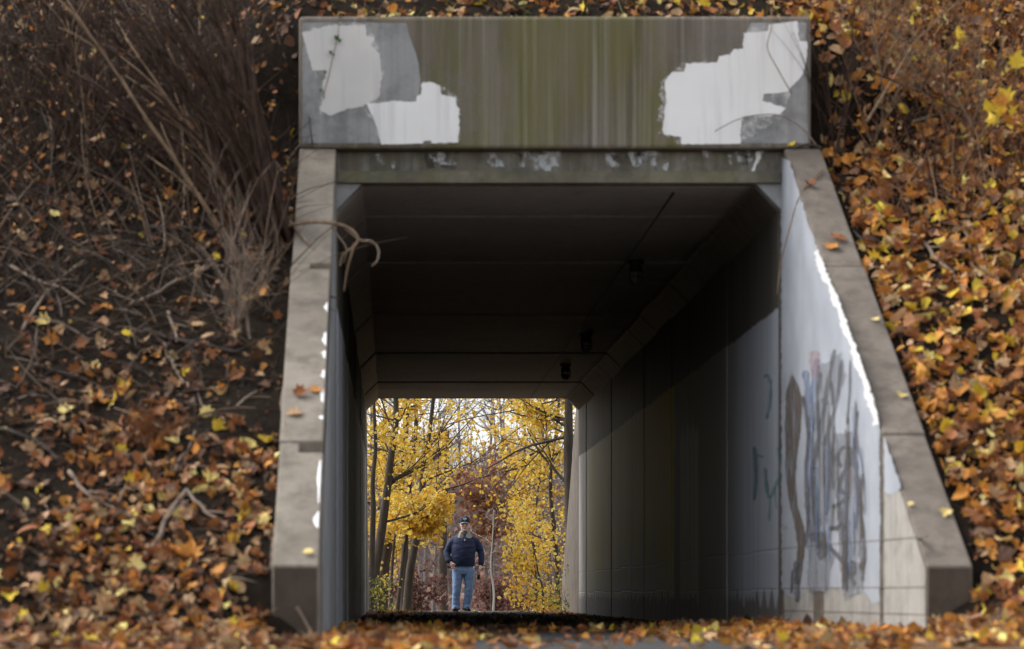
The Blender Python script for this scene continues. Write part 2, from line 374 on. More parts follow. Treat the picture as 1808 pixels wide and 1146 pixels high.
def wing(right, far):
    ya = 21.7 if right else 21.2
    za, zb, yb = .51, HZ0 - .003, 27.3
    ztop = lambda y: zb if y >= yb else za + (zb - za) * (y - ya) / (yb - ya)
    w = MB(); w.v = [(0,0,0)]; w.f = []
    wp = bpy.data.objects.new('wing_wall', None); COL.objects.link(wp); wp.parent = tun; wp.matrix_parent_inverse = Matrix.Translation(-tun.location); wp.empty_display_size = .1
    cuts = [ya, 23.2, 25.45, YP + .095] if right else [ya, 22.7, 25.3, YP + .095]
    for i in range(3):
        a = cuts[i] + (.009 if i else 0); b = cuts[i+1] - (.009 if i < 2 else 0)
        prof = [(a, -.4), (a, ztop(a))] + ([(yb, zb)] if b > yb else []) + [(b, ztop(b)), (b, -.4)]
        m = MB(); n = len(prof); dx = [0, .004, -.003][i]
        for th in (0, 1):
            for y, z in prof:
                if right: x = (xin(y) if not far else XR + .0) + th * .3 + dx
                else: x = XL - .006 - th * .3 - dx
                m.v.append((x, (YM - y) if far else y, z + dx))
        m.f = [tuple(range(n)), tuple(range(n, 2*n))[::-1]] + [(k, n+k, n+(k+1) % n, (k+1) % n) for k in range(n)]
        o = m.build('wall_section', M['cap_dark'] if right else M['cap'], wp)
        bm = bmesh.new(); bm.from_mesh(o.data); bmesh.ops.recalc_face_normals(bm, faces=bm.faces); bm.to_mesh(o.data); bm.free()
        if not far and not right and i == 0:
            zt = ztop(22.66); cutbox(o, (XL - .17, 22.57, zt - .10), (XL + .05, 22.8, zt + .2))
        if not far and not right and i == 1:
            zt = ztop(25.2); cutbox(o, (XL - .16, 25.2, zt - .03), (XL + .05, 25.4, zt + .2))
        bevel(o, .014)
    return wp, ztop
for right in (0, 1):
    for far in (0, 1): wings[right, far] = wing(right, far)
wr = wings[1, 0][0]; wl_ = wings[0, 0][0]

# paint and graffiti: thin coats on the walls, edges as the roller left them
def rough_poly(pts, step, amp, seed):
    rng = random.Random(seed); out = []
    for i, a in enumerate(pts):
        b = pts[(i + 1) % len(pts)]; d = math.dist(a, b); n = max(1, int(d / step))
        for k in range(n):
            q = k / n; j = amp if k else amp * .4
            out.append((a[0] + (b[0]-a[0])*q + rng.uniform(-j, j), a[1] + (b[1]-a[1])*q + rng.uniform(-j, j)))
    return out
def sheet(pts3, name, mat, parent):
    tri = geometry.tessellate_polygon([[Vector(p) for p in pts3]])
    m = MB(); m.v = [tuple(p) for p in pts3]; m.f = [tuple(q) for q in tri]
    bm = bmesh.new(); me = m.mesh(name, mat); bm.from_mesh(me); bmesh.ops.recalc_face_normals(bm, faces=bm.faces); bm.to_mesh(me); bm.free()
    o = link(name, me, parent)
    top = parent
    if parent is tun: o.matrix_parent_inverse = Matrix.Translation(-tun.location)
    return o
YH = 27.3
def head_pt(off): return lambda px, py: P(px, py, YH - off)
def wing_pt(off):
    def f(px, py):
        k = (px - VX) / F                      # k*y = XR + .0478*(YP - y) - off
        y = (XR + .0478 * YP - off) / (k + .0478)
        if y > YP - .02: y = (XR - off) / k
        return P(px, py, y)
    return f
crop3 = lambda q: [(480 + x * .2967, y * .2967) for x, y in q]
crop4 = lambda q: [(960 + x * .2966, y * .2966) for x, y in q]
crop8 = lambda q: [(1300 + x * .5286, 540 + y * .5286) for x, y in q]
def coat(pts, pf, name, mat, parent, step=6, amp=1.2, seed=1):
    return sheet([pf(*p) for p in rough_poly(pts, step, amp, seed)], name, mat, parent)
NH = near_headwall
coat([(534,40),(716,40),(722,60),(731,85),(739,112),(742,140),(738,180),(734,253),(534,253)], head_pt(.003), 'grey_paint_coat', M['grey_paint'], NH, 8, .8, 2)
coat([(1316,60),(1326,40),(1424,40),(1426,253),(1306,253),(1308,150)], head_pt(.003), 'grey_paint_coat', M['grey_paint'], NH, 8, .8, 3)
def soft(name, c, dens, k, sc=(1,1,.35), lo=.36, hi=.58, base=.35):
    t = NT(name); a = t.noise(sc, k, 5, .7); t.color(c); tr = t.n.new('ShaderNodeBsdfTransparent'); mx = t.n.new('ShaderNodeMixShader')
    t.put(mx.inputs[0], t.ramp(a, [(lo, dens * base), (hi, dens)])); t.l.new(tr.outputs[0], mx.inputs[1]); t.l.new(t.b.outputs[0], mx.inputs[2])
    t.l.new(mx.outputs[0], t.n['Material Output'].inputs[0]); return t.m
M['roller_fringe'] = soft('thin_roller_paint', (.66,.66,.65), .6, 14, (1,1,1), .45, .62, 0.)
M['ghost_paint'] = soft('ghost_of_old_paint', (.26,.25,.24), .3, 5, (1,1,1), .42, .66, 0.)
def grown(pts, k):
    cx = sum(p[0] for p in pts) / len(pts); cy = sum(p[1] for p in pts) / len(pts)
    return [(min(1425, max(535, cx + (x - cx) * k)), min(254, max(38, cy + (y - cy) * k))) for x, y in pts]
for q, sd_ in ((crop3([(180,195),(330,152),(555,150),(640,320),(655,440),(620,592),(440,650),(290,665),(300,510),(215,320)]), 71), (crop3([(560,610),(860,605),(890,497),(1000,508),(1092,580),(1118,720),(1108,848),(650,860)]), 72), (crop4([(1340,145),(1520,130),(1568,330),(1450,550),(1400,690),(1170,858),(820,858),(705,770),(720,490),(845,380),(1030,370),(1185,290),(1190,195)]), 73)):
    coat(grown(q, 1.06), head_pt(.0048), 'thin_paint_fringe', M['roller_fringe'], NH, 4, 2.5, sd_)
coat(crop4([(700,420),(800,300),(1000,200),(1180,180),(1190,330),(900,420),(720,520)]), head_pt(.0040), 'ghost_paint', M['ghost_paint'], NH, 6, 3, 75)
coat(crop3([(880,420),(1100,440),(1250,560),(1260,760),(1120,850),(1010,700)]), head_pt(.0040), 'ghost_paint', M['ghost_paint'], NH, 6, 3, 76)
coat(crop3([(180,195),(330,152),(555,150),(565,215),(610,220),(610,245),(590,262),(640,320),(655,440),(645,560),(620,592),(540,635),(440,650),(345,688),(290,665),(285,635),(315,580),(300,510),(330,420),(240,420),(215,320)]), head_pt(.0065), 'white_paint_patch', M['old_white_paint'], NH, 4, 1.3, 4)
coat(crop3([(560,610),(640,615),(720,600),(860,605),(865,570),(890,560),(890,497),(940,485),(1000,508),(1008,560),(1092,580),(1100,630),(1118,650),(1110,690),(1118,720),(1108,848),(950,852),(945,835),(905,838),(900,852),(650,860),(625,760),(600,690)]), head_pt(.0095), 'white_paint_patch', M['white_paint'], NH, 4, 1.0, 5)
coat(crop4([(1340,145),(1510,125),(1520,240),(1570,250),(1568,330),(1545,440),(1480,510),(1450,550),(1310,560),(1300,600),(1440,640),(1400,690),(1190,690),(1175,720),(1170,858),(820,858),(815,815),(715,800),(705,770),(730,600),(720,490),(760,430),(835,425),(845,380),(1030,370),(1045,335),(1110,325),(1130,295),(1185,290),(1190,195),(1335,185)]), head_pt(.0065), 'white_paint_patch', M['white_paint'], NH, 4, 1.0, 6)
coat(crop4([(1262,905),(1290,905),(1295,940),(1262,990),(1240,1080),(1222,1085),(1235,1020),(1262,950)]), lambda px, py: P(px, py, 27.435), 'white_paint_drip', M['white_paint'], tun, 4, .6, 7)
rng = random.Random(88)
M['peel'] = soft('peeling_pale_paint', (.50,.52,.53), .75, 11, (1,1,.8), .44, .56, 0.); M['peel_dark'] = soft('dark_leak_stain', (.05,.045,.035), .6, 7, (1,1,.5), .42, .6, 0.)
for i in range(34):
    x = rng.uniform(650, 1320); w = rng.choice([rng.uniform(5, 14), rng.uniform(18, 60)]); y0 = rng.uniform(266, 274); y1 = y0 + rng.uniform(12, 34)
    coat([(x, y0), (x + w, y0 + rng.uniform(-2, 3)), (x + w * rng.uniform(.7, 1), min(302, y1)), (x + w * .2, min(302, y1 + rng.uniform(-8, 4)))], lambda px, py, i=i: P(px, py, 27.4385 - i * .00015), 'peeling_paint', M['peel_dark'] if i % 4 == 0 else M['peel'], tun, 3, 1.6, 400 + i)
# white coat on the right wing wall
M['wing_face'] = concrete('pale_wing_face_concrete', (.40,.385,.35), (.29,.275,.25), (.47,.455,.42), (6,6,.3), None, 0, .6)
M['end_face'] = concrete('dark_end_concrete', (.085,.064,.047), (.06,.046,.034), (.11,.085,.064), (3,3,1.2), None, 0, .5)  # darker concrete tone for the camera-facing ends of the wing walls
coat([(1561,778),(1576,830),(1600,900),(1618,955),(1633,1003),(1634,1140),(1561,1140)], wing_pt(.002), 'bare_concrete_face', M['wing_face'], wr, 12, .5, 91)
coat([(1384,1000),(1554,1000),(1554,1140),(1384,1130)], wing_pt(.002), 'bare_concrete_face', M['wing_face'], wr, 12, .5, 92)
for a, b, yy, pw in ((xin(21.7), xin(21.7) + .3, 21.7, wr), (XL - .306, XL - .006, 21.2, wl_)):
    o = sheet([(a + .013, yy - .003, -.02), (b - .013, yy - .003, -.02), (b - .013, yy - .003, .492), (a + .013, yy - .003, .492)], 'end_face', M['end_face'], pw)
topw = [(1394,285),(1408,330),(1424,385),(1444,440),(1458,478),(1470,505),(1480,528),(1487,548),(1497,575),(1507,603),(1520,640),(1530,668),(1540,700),(1550,735),(1553,748)]
coat(topw[:7] + [(1487,548)], wing_pt(.0035), 'white_paint_coat', M['wall_white'], wr, 99, 0, 8) if 0 else None
coat([(1379,275)] + topw + [(1554,900),(1553,1062),(1540,1066),(1532,1050),(1515,1046),(1500,1052),(1480,1040),(1450,1043),(1425,1040),(1405,1058),(1392,1052),(1380,1040)], wing_pt(.0035), 'white_paint_coat', M['wall_white'], wr, 5, 1.3, 9)
coat([(1561,772),(1570,800),(1580,828),(1588,850),(1590,862),(1580,872),(1566,872),(1561,868)], wing_pt(.0035), 'white_paint_coat', M['wall_white'], wr, 5, 1.2, 10)
coat([(-1,0)], None, '', None, None) if 0 else None
edge = topw[3:]; coat(edge + [(x - 7 - 5 * (k % 2), y + 4) for k, (x, y) in list(enumerate(edge))[::-1]], wing_pt(.0060), 'thick_paint_edge', M['white_paint'], wr, 3.5, 2.2, 93)
def spray(name, c, dens=.85, k=9):
    t = NT(name); a = t.noise((1,1,.35), k, 5, .65); t.color(c)
    tr = t.n.new('ShaderNodeBsdfTransparent'); mx = t.n.new('ShaderNodeMixShader')
    t.put(mx.inputs[0], t.ramp(a, [(.36, dens * .35), (.58, dens)])); t.l.new(tr.outputs[0], mx.inputs[1]); t.l.new(t.b.outputs[0], mx.inputs[2])
    t.l.new(mx.outputs[0], t.n['Material Output'].inputs[0]); return t.m
M['sp_grey'] = spray('faded_black_spray', (.10,.10,.108), .8); M['sp_brown'] = spray('brown_spray', (.115,.095,.08), .95)
M['sp_blue'] = spray('blue_spray', (.17,.22,.34), .55); M['sp_teal'] = spray('teal_spray', (.10,.30,.28), .55); M['sp_rose'] = spray('rose_spray', (.45,.26,.25), .35)
lay = [0]
def stroke(q, w, mat, parent=None, conv=crop8, pf=None, name='graffiti_stroke'):
    lay[0] += 1; off = .0050 + .00012 * lay[0]
    pts = conv(q); pf = (pf or wing_pt)(off); fine_ = []
    for i in range(len(pts) - 1):                    # resample with a soft spline
        p0 = pts[max(i-1, 0)]; p1 = pts[i]; p2 = pts[i+1]; p3 = pts[min(i+2, len(pts)-1)]
        for k in range(5):
            u = k / 5
            fine_.append(tuple(.5*((2*p1[d]) + (-p0[d]+p2[d])*u + (2*p0[d]-5*p1[d]+4*p2[d]-p3[d])*u*u + (-p0[d]+3*p1[d]-3*p2[d]+p3[d])*u**3) for d in (0, 1)))
    fine_.append(pts[-1]); m = MB(); n = len(fine_); rng = random.Random(lay[0])
    for i, p in enumerate(fine_):
        a = fine_[max(i-1, 0)]; b = fine_[min(i+1, n-1)]; dx, dy = b[0]-a[0], b[1]-a[1]; l = math.hypot(dx, dy) or 1
        ww = w * .5 * .5286 * (.75 + .5 * rng.random()) * (.45 if i in (0, n-1) else 1)
        for s in (1, -1): m.v.append(tuple(pf(p[0] - dy/l*ww*s, p[1] + dx/l*ww*s)))
    m.f = [(2*i, 2*i+1, 2*i+3, 2*i+2) for i in range(n-1)]
    o = m.build(name, mat, parent or wr)
    if parent is tun: o.matrix_parent_inverse = Matrix.Translation(-tun.location)
    return o
lay[0] += 1
coat(crop8([(185,225),(205,260),(222,310),(216,420),(203,500),(198,580),(208,680),(228,740),(232,800),(214,930),(195,930),(205,800),(195,740),(178,660),(165,560),(162,400),(166,290)]), wing_pt(.0052), 'graffiti_shape', M['sp_brown'], wr, 6, .8, 20)
B, G = M['sp_blue'], M['sp_grey']
for q, w, mt in [([(230,215),(245,320),(262,420)],16,B), ([(272,175),(262,240),(250,330)],16,B), ([(240,470),(246,620),(258,760)],14,B), ([(300,430),(310,560),(300,700)],12,B), ([(255,540),(262,650),(285,760)],14,B),
    ([(265,150),(262,190),(270,240)],26,M['sp_rose']), ([(372,480),(380,560),(372,640)],18,M['sp_rose']),
    ([(225,300),(240,440),(232,560),(240,700),(232,800)],9,G), ([(328,145),(305,270),(280,420),(252,560),(246,640)],10,G), ([(352,180),(335,320),(305,420),(290,470)],9,G), ([(318,250),(326,420),(310,560),(302,700)],7,G),
    ([(282,220),(270,320),(276,420)],9,G), ([(380,180),(378,300),(370,400)],6,G), ([(392,440),(402,560),(416,700),(428,830),(412,880)],11,G), ([(352,540),(338,510),(352,475),(378,480),(384,520),(356,560),(346,610),(368,640),(330,668),(318,672)],10,G),
    ([(308,742),(336,742),(352,728),(366,748)],10,G), ([(302,798),(336,832),(364,868),(384,905),(394,935)],11,G), ([(245,775),(282,772),(292,822),(272,840)],22,G), ([(262,800),(300,795)],16,G), ([(384,850),(390,900)],20,G),
    ([(232,620),(238,700),(246,776)],10,G), ([(250,545),(266,541)],7,G), ([(405,350),(402,440),(424,560),(430,700)],5,G), ([(200,850),(204,930),(202,990)],12,G), ([(188,880),(184,960)],8,G)]:
    stroke(q, w * 1.45, mt)
rng = random.Random(5)
M['sp_smear'] = spray('thin_grey_smear', (.16,.165,.18), .42, 14)
for q in ([(250,330),(300,300),(330,420),(325,560),(300,720),(262,760),(246,600)], [(318,430),(392,420),(408,600),(418,800),(396,880),(350,800),(330,640)], [(236,760),(300,750),(330,830),(300,960),(240,960)], [(268,200),(300,190),(352,150),(366,240),(330,330),(280,330)], [(350,880),(425,850),(415,960),(360,985)]):
    lay[0] += 1; coat(crop8(q), wing_pt(.0050 + .00012 * lay[0]), 'graffiti_smear', M['sp_smear'], wr, 5, 2.2, lay[0])
for i in range(62):
    x = rng.uniform(236, 425); y = rng.uniform(300, 800); ln = rng.uniform(90, 330)
    stroke([(x, y), (x + rng.uniform(-3, 3), y + ln*.5), (x + rng.uniform(-4, 4), min(955, y + ln))], rng.uniform(2.5, 7), rng.choice([G, G, B, M['sp_brown'], M['sp_smear']]), name='paint_drip')
bar = lambda off: (lambda px, py: P(px, py, (XR + .012 - off) / ((px - VX) / F)))
for q, w in [([(92,240),(104,232),(114,262),(112,330),(100,380)],10), ([(60,470),(66,560),(60,650)],14), ([(95,540),(102,610),(112,640),(132,600),(150,560)],12), ([(140,470),(148,520)],12), ([(70,500),(92,505)],9), ([(112,640),(110,720)],7), ([(128,600),(134,680)],6)]:
    stroke(q, w, M['sp_teal'], tun, pf=bar)
# form seams on the wing faces
for z in (.19, .37, .70):
    for a, b in ((23.21, 27.5), (21.72, 23.19)):
        m = MB(); m.v = []
        for y in (a, b):
            for dz in (-.004, .004): m.v += [(xin(y) - .0045, y, z + dz), (xin(y) + .02, y, z + dz)]
        m.f = [(0,1,3,2), (4,6,7,5), (0,2,6,4), (2,3,7,6), (0,4,5,1)]; m.build('form_seam', M['cap'], wr)
# painted inner face of the left wing: thin white runs along its edge
m = None
for a, b, zo in ((22.0, 22.66, .02), (22.75, 25.25, .05), (25.36, 27.25, .06)):
    ztl = wings[0, 0][1]; rng = random.Random(int(a * 10)); pts = []
    ysx = frange(a, b, .07)
    pts = [(XL - .002 + .0, y, ztl(y) - zo - .05 - rng.uniform(0, .05)) for y in ysx] + [(XL - .002, y, .03 + rng.uniform(-.03, .05)) for y in ysx[::-1]]
    sheet(pts, 'grey_paint_coat', M['grey_paint'], wl_)
rng = random.Random(31)
for py0, py1 in ((535,552),(588,612),(620,634),(655,670),(690,712),(735,742),(815,890),(905,935)):       # white smears on the corner of the cap
    ztl = wings[0, 0][1]; y = .5 * (22.5 + 25.2); 
    def ysolve(py):
        y = 21.2
        while y < 27.3 and P(0, py, y).z > ztl(y): y += .01
        return y
    ya, yb = ysolve(py1), ysolve(py0); n = 7; pts = []
    lift = .0045
    for k in range(n): y = ya + (yb - ya) * k / (n-1); pts.append((XL - .022 - rng.uniform(.012, .035) * math.sin(math.pi * (k + .3) / n), y, ztl(y) + lift))
    for k in range(n)[::-1]: y = ya + (yb - ya) * k / (n-1); pts.append((XL - .020, y, ztl(y) + lift))
    sheet(pts, 'paint_smear', M['white_paint'], wl_)

# ceiling lamps, unlit
def lamp(X, Y, lab):
    t = empty('ceiling_lamp', (X, Y, ZC), lab, 'lamp', 'unlit lamps on the tunnel ceiling')
    m = MB(); m.tube([(0,0,.02),(0,0,-.03)], .085, 12); m.build('base_plate', M['lamp_metal'], t)
    m = MB(); m.tube([(0,0,-.025),(0,0,-.06),(0,0,-.11)], [.05,.065,.07], 12); m.build('housing', M['lamp_metal'], t)
    m = MB(); m.tube([(0,0,-.105),(0,0,-.17),(0,0,-.21),(0,0,-.225)], [.058,.056,.04,.012], 12); m.build('glass_jar', M['lamp_glass'], t, True)
    m = MB()
    for k in range(5):
        a = k * 2 * math.pi / 5; m.tube([(.072*math.cos(a), .072*math.sin(a), -.1), (.07*math.cos(a), .07*math.sin(a), -.19), (.02*math.cos(a), .02*math.sin(a), -.235)], .005, 4)
    m.tube([(.074*math.cos(a), .074*math.sin(a), -.16) for a in [k*math.pi/6 for k in range(13)]], .005, 4); m.build('wire_guard', M['lamp_metal'], t)
lamp(2.46, 33.8, 'unlit caged jar lamp on the tunnel ceiling nearest the front portal')
lamp(2.50, 43.2, 'unlit caged jar lamp at the middle of the tunnel ceiling')
lamp(2.53, 48.9, 'unlit caged jar lamp on the tunnel ceiling nearest the far end')
m = MB(); m.tube([(2.36, y, ZC - .006 + .002 * math.sin(y)) for y in frange(28, 57, 1)], .007, 6)
tag(m.build('conduit', M['lamp_metal'], origin=(2.36, 28, ZC)), 'thin dark cable conduit running along the tunnel ceiling beside the lamps', 'conduit')

# ------------------------------------------------------------------ fallen leaves
def leaf_shape(rng, kind):
    if kind == 0:   # maple: five lobes
        ang = [-90, -62, -35, -12, 8, 30, 48, 66, 90]; rad = [.42, .62, .50, .82, .50, .92, .58, .66, 1.08]
        pts = [(r*math.cos(R(a)), r*math.sin(R(a))) for a, r in zip(ang, rad)]
        pts += [(-x, y) for x, y in pts[1:-1][::-1]]
        pts = [(x * rng.uniform(.85, 1.15), y * rng.uniform(.9, 1.1)) for x, y in pts]
    elif kind == 1: # oval
        pts = [(.42*math.sin(a) * (1 + .12*math.cos(a)), -math.cos(a)) for a in [k*math.pi/6 for k in range(12)]]
    else:           # torn, curled
        pts = [(rng.uniform(.5, 1)*math.cos(k*math.pi/4.5), rng.uniform(.5, 1)*.8*math.sin(k*math.pi/4.5)) for k in range(9)]
    cu = rng.uniform(-.8, 1.1); cv = rng.uniform(-.7, .9); fold = rng.uniform(0, .9)
    z = lambda x, y: cu * x * x + cv * y * y * .6 + fold * abs(x) * .5 + rng.uniform(-.06, .06)
    v = [(0, -.08, 0)] + [(x*.5, y*.5, z(x*.5, y*.5)*.6) for x, y in pts] + [(x, y, z(x, y)) for x, y in pts]
    n = len(pts); f = [(0, 1+i, 1+(i+1) % n) for i in range(n)] + [(1+i, 1+n+i, 1+n+(i+1) % n, 1+(i+1) % n) for i in range(n)]
    if kind == 0:
        b = len(v); v += [(-.02, -.3, 0), (.02, -.3, 0), (.03, -1.0, -.02)]; f.append((b, b+1, b+2))
    v = np.array(v, float); v[:, 2] -= v[:, 2].min() * .5; return v, f
rngl = random.Random(77)
SH = [leaf_shape(rngl, k) for k in (0,0,0,0,0,1,2,2,2,0,0,0,2,2,1,2,2,0,2,2,2,0,2,1)]
names = list(LEAFC)
def normal_at(x, y):
    e = .08; return Vector((-(top_z(x+e, y) - top_z(x-e, y)) / (2*e), -(top_z(x, y+e) - top_z(x, y-e)) / (2*e), 1)).normalized()
class Litter:
    def __init__(s): s.v = []; s.f = []; s.c = []; s.n = 0
    def add(s, p, nrm, size, rng, col, tilt=.5, shape=None):
        v, f = shape or rng.choice(SH)
        q = nrm.to_track_quat('Z', 'Y').to_matrix() @ Matrix.Rotation(rng.gauss(0, tilt), 3, 'X') @ Matrix.Rotation(rng.gauss(0, tilt), 3, 'Y') @ Matrix.Rotation(rng.uniform(0, 6.3), 3, 'Z')
        w = (v * size) @ np.array(q.transposed()) + np.array(p)
        s.v.append(w); s.f += [tuple(i + s.n for i in t) for t in f]; s.n += len(v)
        j = rng.uniform(.7, 1.25); s.c.append(np.tile(np.array([*(min(.8, x * j * rng.uniform(.93, 1.07)) for x in col), 1.]), (len(v), 1)))
    def build(s, name, mat):
        me = bpy.data.meshes.new(name); me.from_pydata(np.concatenate(s.v).tolist(), [], s.f)
        at = me.color_attributes.new('Col', 'FLOAT_COLOR', 'POINT'); at.data.foreach_set('color', np.concatenate(s.c).astype(np.float32).ravel())
        me.materials.append(mat); return link(name, me)
def pick(rng, w):
    return LEAFC[rng.choices(names, w)[0]]
rng = random.Random(9); lit = Litter()
def strew(x0, x1, y0, y1, n, wts, dens, smin, smax, skip=None, lift=.035, floor=True, tl=.62):
    for _ in range(n):
        x, y = rng.uniform(x0, x1), rng.uniform(y0, y1)
        if skip and skip(x, y): continue
        if rng.random() > dens(x, y): continue
        if 27.6 < y < 57.5 and XL < x < XR and floor: z = ground_z(x, y); nr = Vector((0,0,1))
        else: z = top_z(x, y); nr = normal_at(x, y)
        lit.add((x, y, z + rng.uniform(.004, lift)), nr, rng.uniform(smin, smax) * .5, rng, pick(rng, wts), tl if dens(x, y) > .3 else .2)
WL = (1.4, 1.6, 5, 32, 28, 54); WR = (9, 6, 36, 36, 20, 14)
dl = lambda x, y: min(1, max(.06, .46 + 1.0 * nz(x * .75, y * .55, 4) + .35 * nz(x*2.2, y*2.2, 1) - .25 * sstep(22.2, 24.5, y) * sstep(-.9, -1.4, x)))
strew(-6.2, -.80, 20.2, 31.5, 7200, WL, dl, .06, .17, None, .06)
strew(-6.2, -.80, 20.2, 31.5, 9500, (1,2,5,30,22,50), lambda x, y: .3 + .5 * dl(x, y), .025, .075)
strew(-2.2, -.80, 20.2, 23.0, 800, (3, 4, 20, 36, 24, 16), lambda x, y: 1, .07, .16)
dr = lambda x, y: min(1, max(.25, .9 + .5 * nz(x, y*.7, 14)))
inw = lambda x, y: x < xin(y) + .34 and y < 27.6 and y > 21.6
strew(3.4, 8.0, 20.0, 31.5, 13500, WR, dr, .08, .19, inw, .10)
strew(3.4, 8.0, 20.0, 31.5, 9500, (2,3,12,40,18,36), lambda x, y: 1, .03, .085, inw)
strew(-.7, 3.4, 27.75, 31, 1800, (8,4,18,34,22,20), lambda x, y: .9, .06, .14, floor=False)
# leaves on the ground before and inside the portal
def dg_(x, y):
    e = max(sstep(xin(y) - 1.55, xin(y) - .7, x), sstep(.62, 0.15, x)); return min(1, (.05 + .95 * e) * sstep(31.5, 28.0, y) + .04)
strew(XL + .04, 3.45, 18.3, 32, 5000, (7, 5, 30, 36, 20, 10), dg_, .07, .17, lambda x, y: x > xin(y) - .04 or (x < XL + .03 and y > 21.2), .03, True, .3)
strew(-4, XL, 18.3, 20.6, 1300, WL, lambda x, y: .9, .06, .15, None, .03, True, .3)
strew(3.4, 7, 18.3, 20.6, 1300, WR, lambda x, y: .9, .06, .15, None, .03, True, .35)
strew(XL + .1, XR - .1, 31, 57.5, 900, (2,1,6,30,20,50), lambda x, y: .8, .03, .08, None, .012)
strew(-.3, 3.1, 57.5, 66, 700, (20,12,25,20,20,5), lambda x, y: max(sstep(2, 3, x), sstep(.6, 0, x)) + .1, .04, .09, None, .012)
tag(lit.build('leaf_litter', M['litter']), 'thick litter of orange, rust and brown fallen leaves on slopes and path', 'leaves', kind='stuff')

# the leaves one can pick out
LM = {}
def leaf_mesh(cname, k):
    if (cname, k) not in LM:
        v, f = SH[k]; me = bpy.data.meshes.new('fallen_leaf'); me.from_pydata(v.tolist(), [], f); me.materials.append(M['leaf ' + cname]); LM[cname, k] = me
    return LM[cname, k]
def place_leaf(p, nr, size, cname, label, group=None, k=None, tilt=.3):
    k = rng.choice((0,1,2,3,4,9)) if k is None else k
    o = link('fallen_leaf', leaf_mesh(cname, k)); o.location = p
    q = nr.to_track_quat('Z', 'Y').to_matrix() @ Matrix.Rotation(rng.gauss(0, tilt), 3, 'X') @ Matrix.Rotation(rng.gauss(0, tilt), 3, 'Y') @ Matrix.Rotation(rng.uniform(0, 6.3), 3, 'Z')
    o.rotation_euler = q.to_euler(); o.scale = (size*.5,) * 3
    return tag(o, label, 'leaf', group)
rng = random.Random(23)
for px, py, s, cn, lab in [
    (430,420,.14,'yellow','yellow leaf on the left slope below the bare canes beside the wing wall'),
    (222,598,.12,'yellow','small yellow leaf at the top of the dark bare soil on the left slope'),
    (222,691,.13,'yellow','yellow leaf lying alone on dark soil in the middle of the left slope'),
    (380,762,.15,'yellow','yellow leaf among brown leaves, halfway between left frame edge and left wing wall'),
    (186,797,.10,'pale yellow','small pale leaf left of the fuzzy dry weed on the left slope'),
    (372,856,.14,'pale yellow','pale yellow leaf just above the bent stick on the left slope'),
    (434,922,.15,'yellow','large yellow leaf right of the bent stick near the left wing wall'),
    (335,990,.22,'orange','largest orange leaf on the left slope, right of the leaning pale stick'),
    (237,1006,.18,'pale yellow','large pale yellow leaf just below the foot of the leaning pale stick'),
    (82,948,.13,'yellow','round yellow leaf on dark soil at far left below the long stick'),
    (18,1066,.16,'yellow','greenish yellow leaf at the lower left corner of the picture'),
    (382,1062,.12,'yellow','yellow leaf on dark soil low on left slope beside the wing wall end'),
    (405,1116,.13,'yellow','yellow leaf near the bottom edge below the left slope'),
    (188,1092,.19,'tan','broad tan leaf lying above the dark log at the bottom of the left slope'),
    (1580,398,.16,'yellow','bright yellow leaf at the upper end of the long stick on the right slope'),
    (1546,466,.15,'yellow','folded yellow leaf touching the right wing wall beside the long stick'),
    (1650,762,.15,'yellow','yellow leaf on right slope beside the crack in the wing wall'),
    (1775,790,.15,'yellow','greenish yellow leaf near the right frame edge on the right slope'),
    (1690,838,.14,'yellow','yellow leaf on the right slope near the lower part of wing wall'),
    (1780,920,.15,'orange','wide orange leaf near right frame edge low on the right slope'),
    (1470,1050,.10,'tan','tan leaf standing up against foot of the graffiti wall'),
    (1245,18,.16,'yellow','larger yellow leaf above the right half of the headwall top'),
    (1270,8,.14,'yellow','smaller yellow leaf above the headwall, right of a larger one')]:
    p = on_ground(px, py); place_leaf(p + Vector((0,0,.035)), normal_at(p.x, p.y) + Vector((0,-.5,0)), s, cn, lab)
def on_cap(px, py, right):
    zt = wings[right, 0][1]; y = 20.5
    while y < 27.3:
        p = P(px, py, y)
        if y > (21.7 if right else 21.2) and p.z <= zt(y) + .001: return Vector((p.x, y, zt(y)))
        y += .01
    return p
capn = Vector((0, -.5, .86))
for px, py, s, cn, lab, rt in [
    (545,981,.10,'pale yellow','pale yellow leaf lying near the lower end of the left wing wall top',0),
    (1545,568,.09,'pale yellow','small pale leaf on right wing wall top, highest of the four yellow ones',1),
    (1592,705,.11,'pale yellow','pale yellow leaf on the right wing wall top just above the crack',1),
    (1608,895,.065,'pale yellow','tiny pale leaf at the inner edge of the right wing wall top',1),
    (1672,911,.12,'pale yellow','pale yellow leaf near the lower outer corner of right wing wall top',1),
    (528,700,.16,'rust brown','curled rust leaf on left wing wall top, upper one of two',0),
    (555,694,.14,'orange','orange curled leaf on the left wing wall top next to a rust leaf',0),
    (522,734,.16,'tan','flat tan leaf on left wing wall top just below two curled leaves',0),
    (1430,330,.13,'rust brown','rust leaf near the top of the right wing wall',1),
    (1480,426,.20,'rust brown','large curled rust leaf on the right wing wall top',1),
    (1468,440,.17,'orange','orange leaf under the curled rust leaf on right wing wall top',1),
    (1400,258,.10,'yellow','yellow leaf at the very top of right wing wall beneath the headwall',1)]:
    p = on_cap(px, py, rt); place_leaf(p + Vector((0, 0, .02)), capn, s, cn, lab, tilt=.12)
zone = {'l': 'on the dark left slope', 'r': 'on the thickly covered right slope', 'g': 'on the ground before the tunnel mouth'}
cnt = 0; rng = random.Random(41); w_ = {'l': (7,6,14,28,28,17), 'r': (11,6,32,30,16,6), 'g': (9,6,32,30,18,5)}
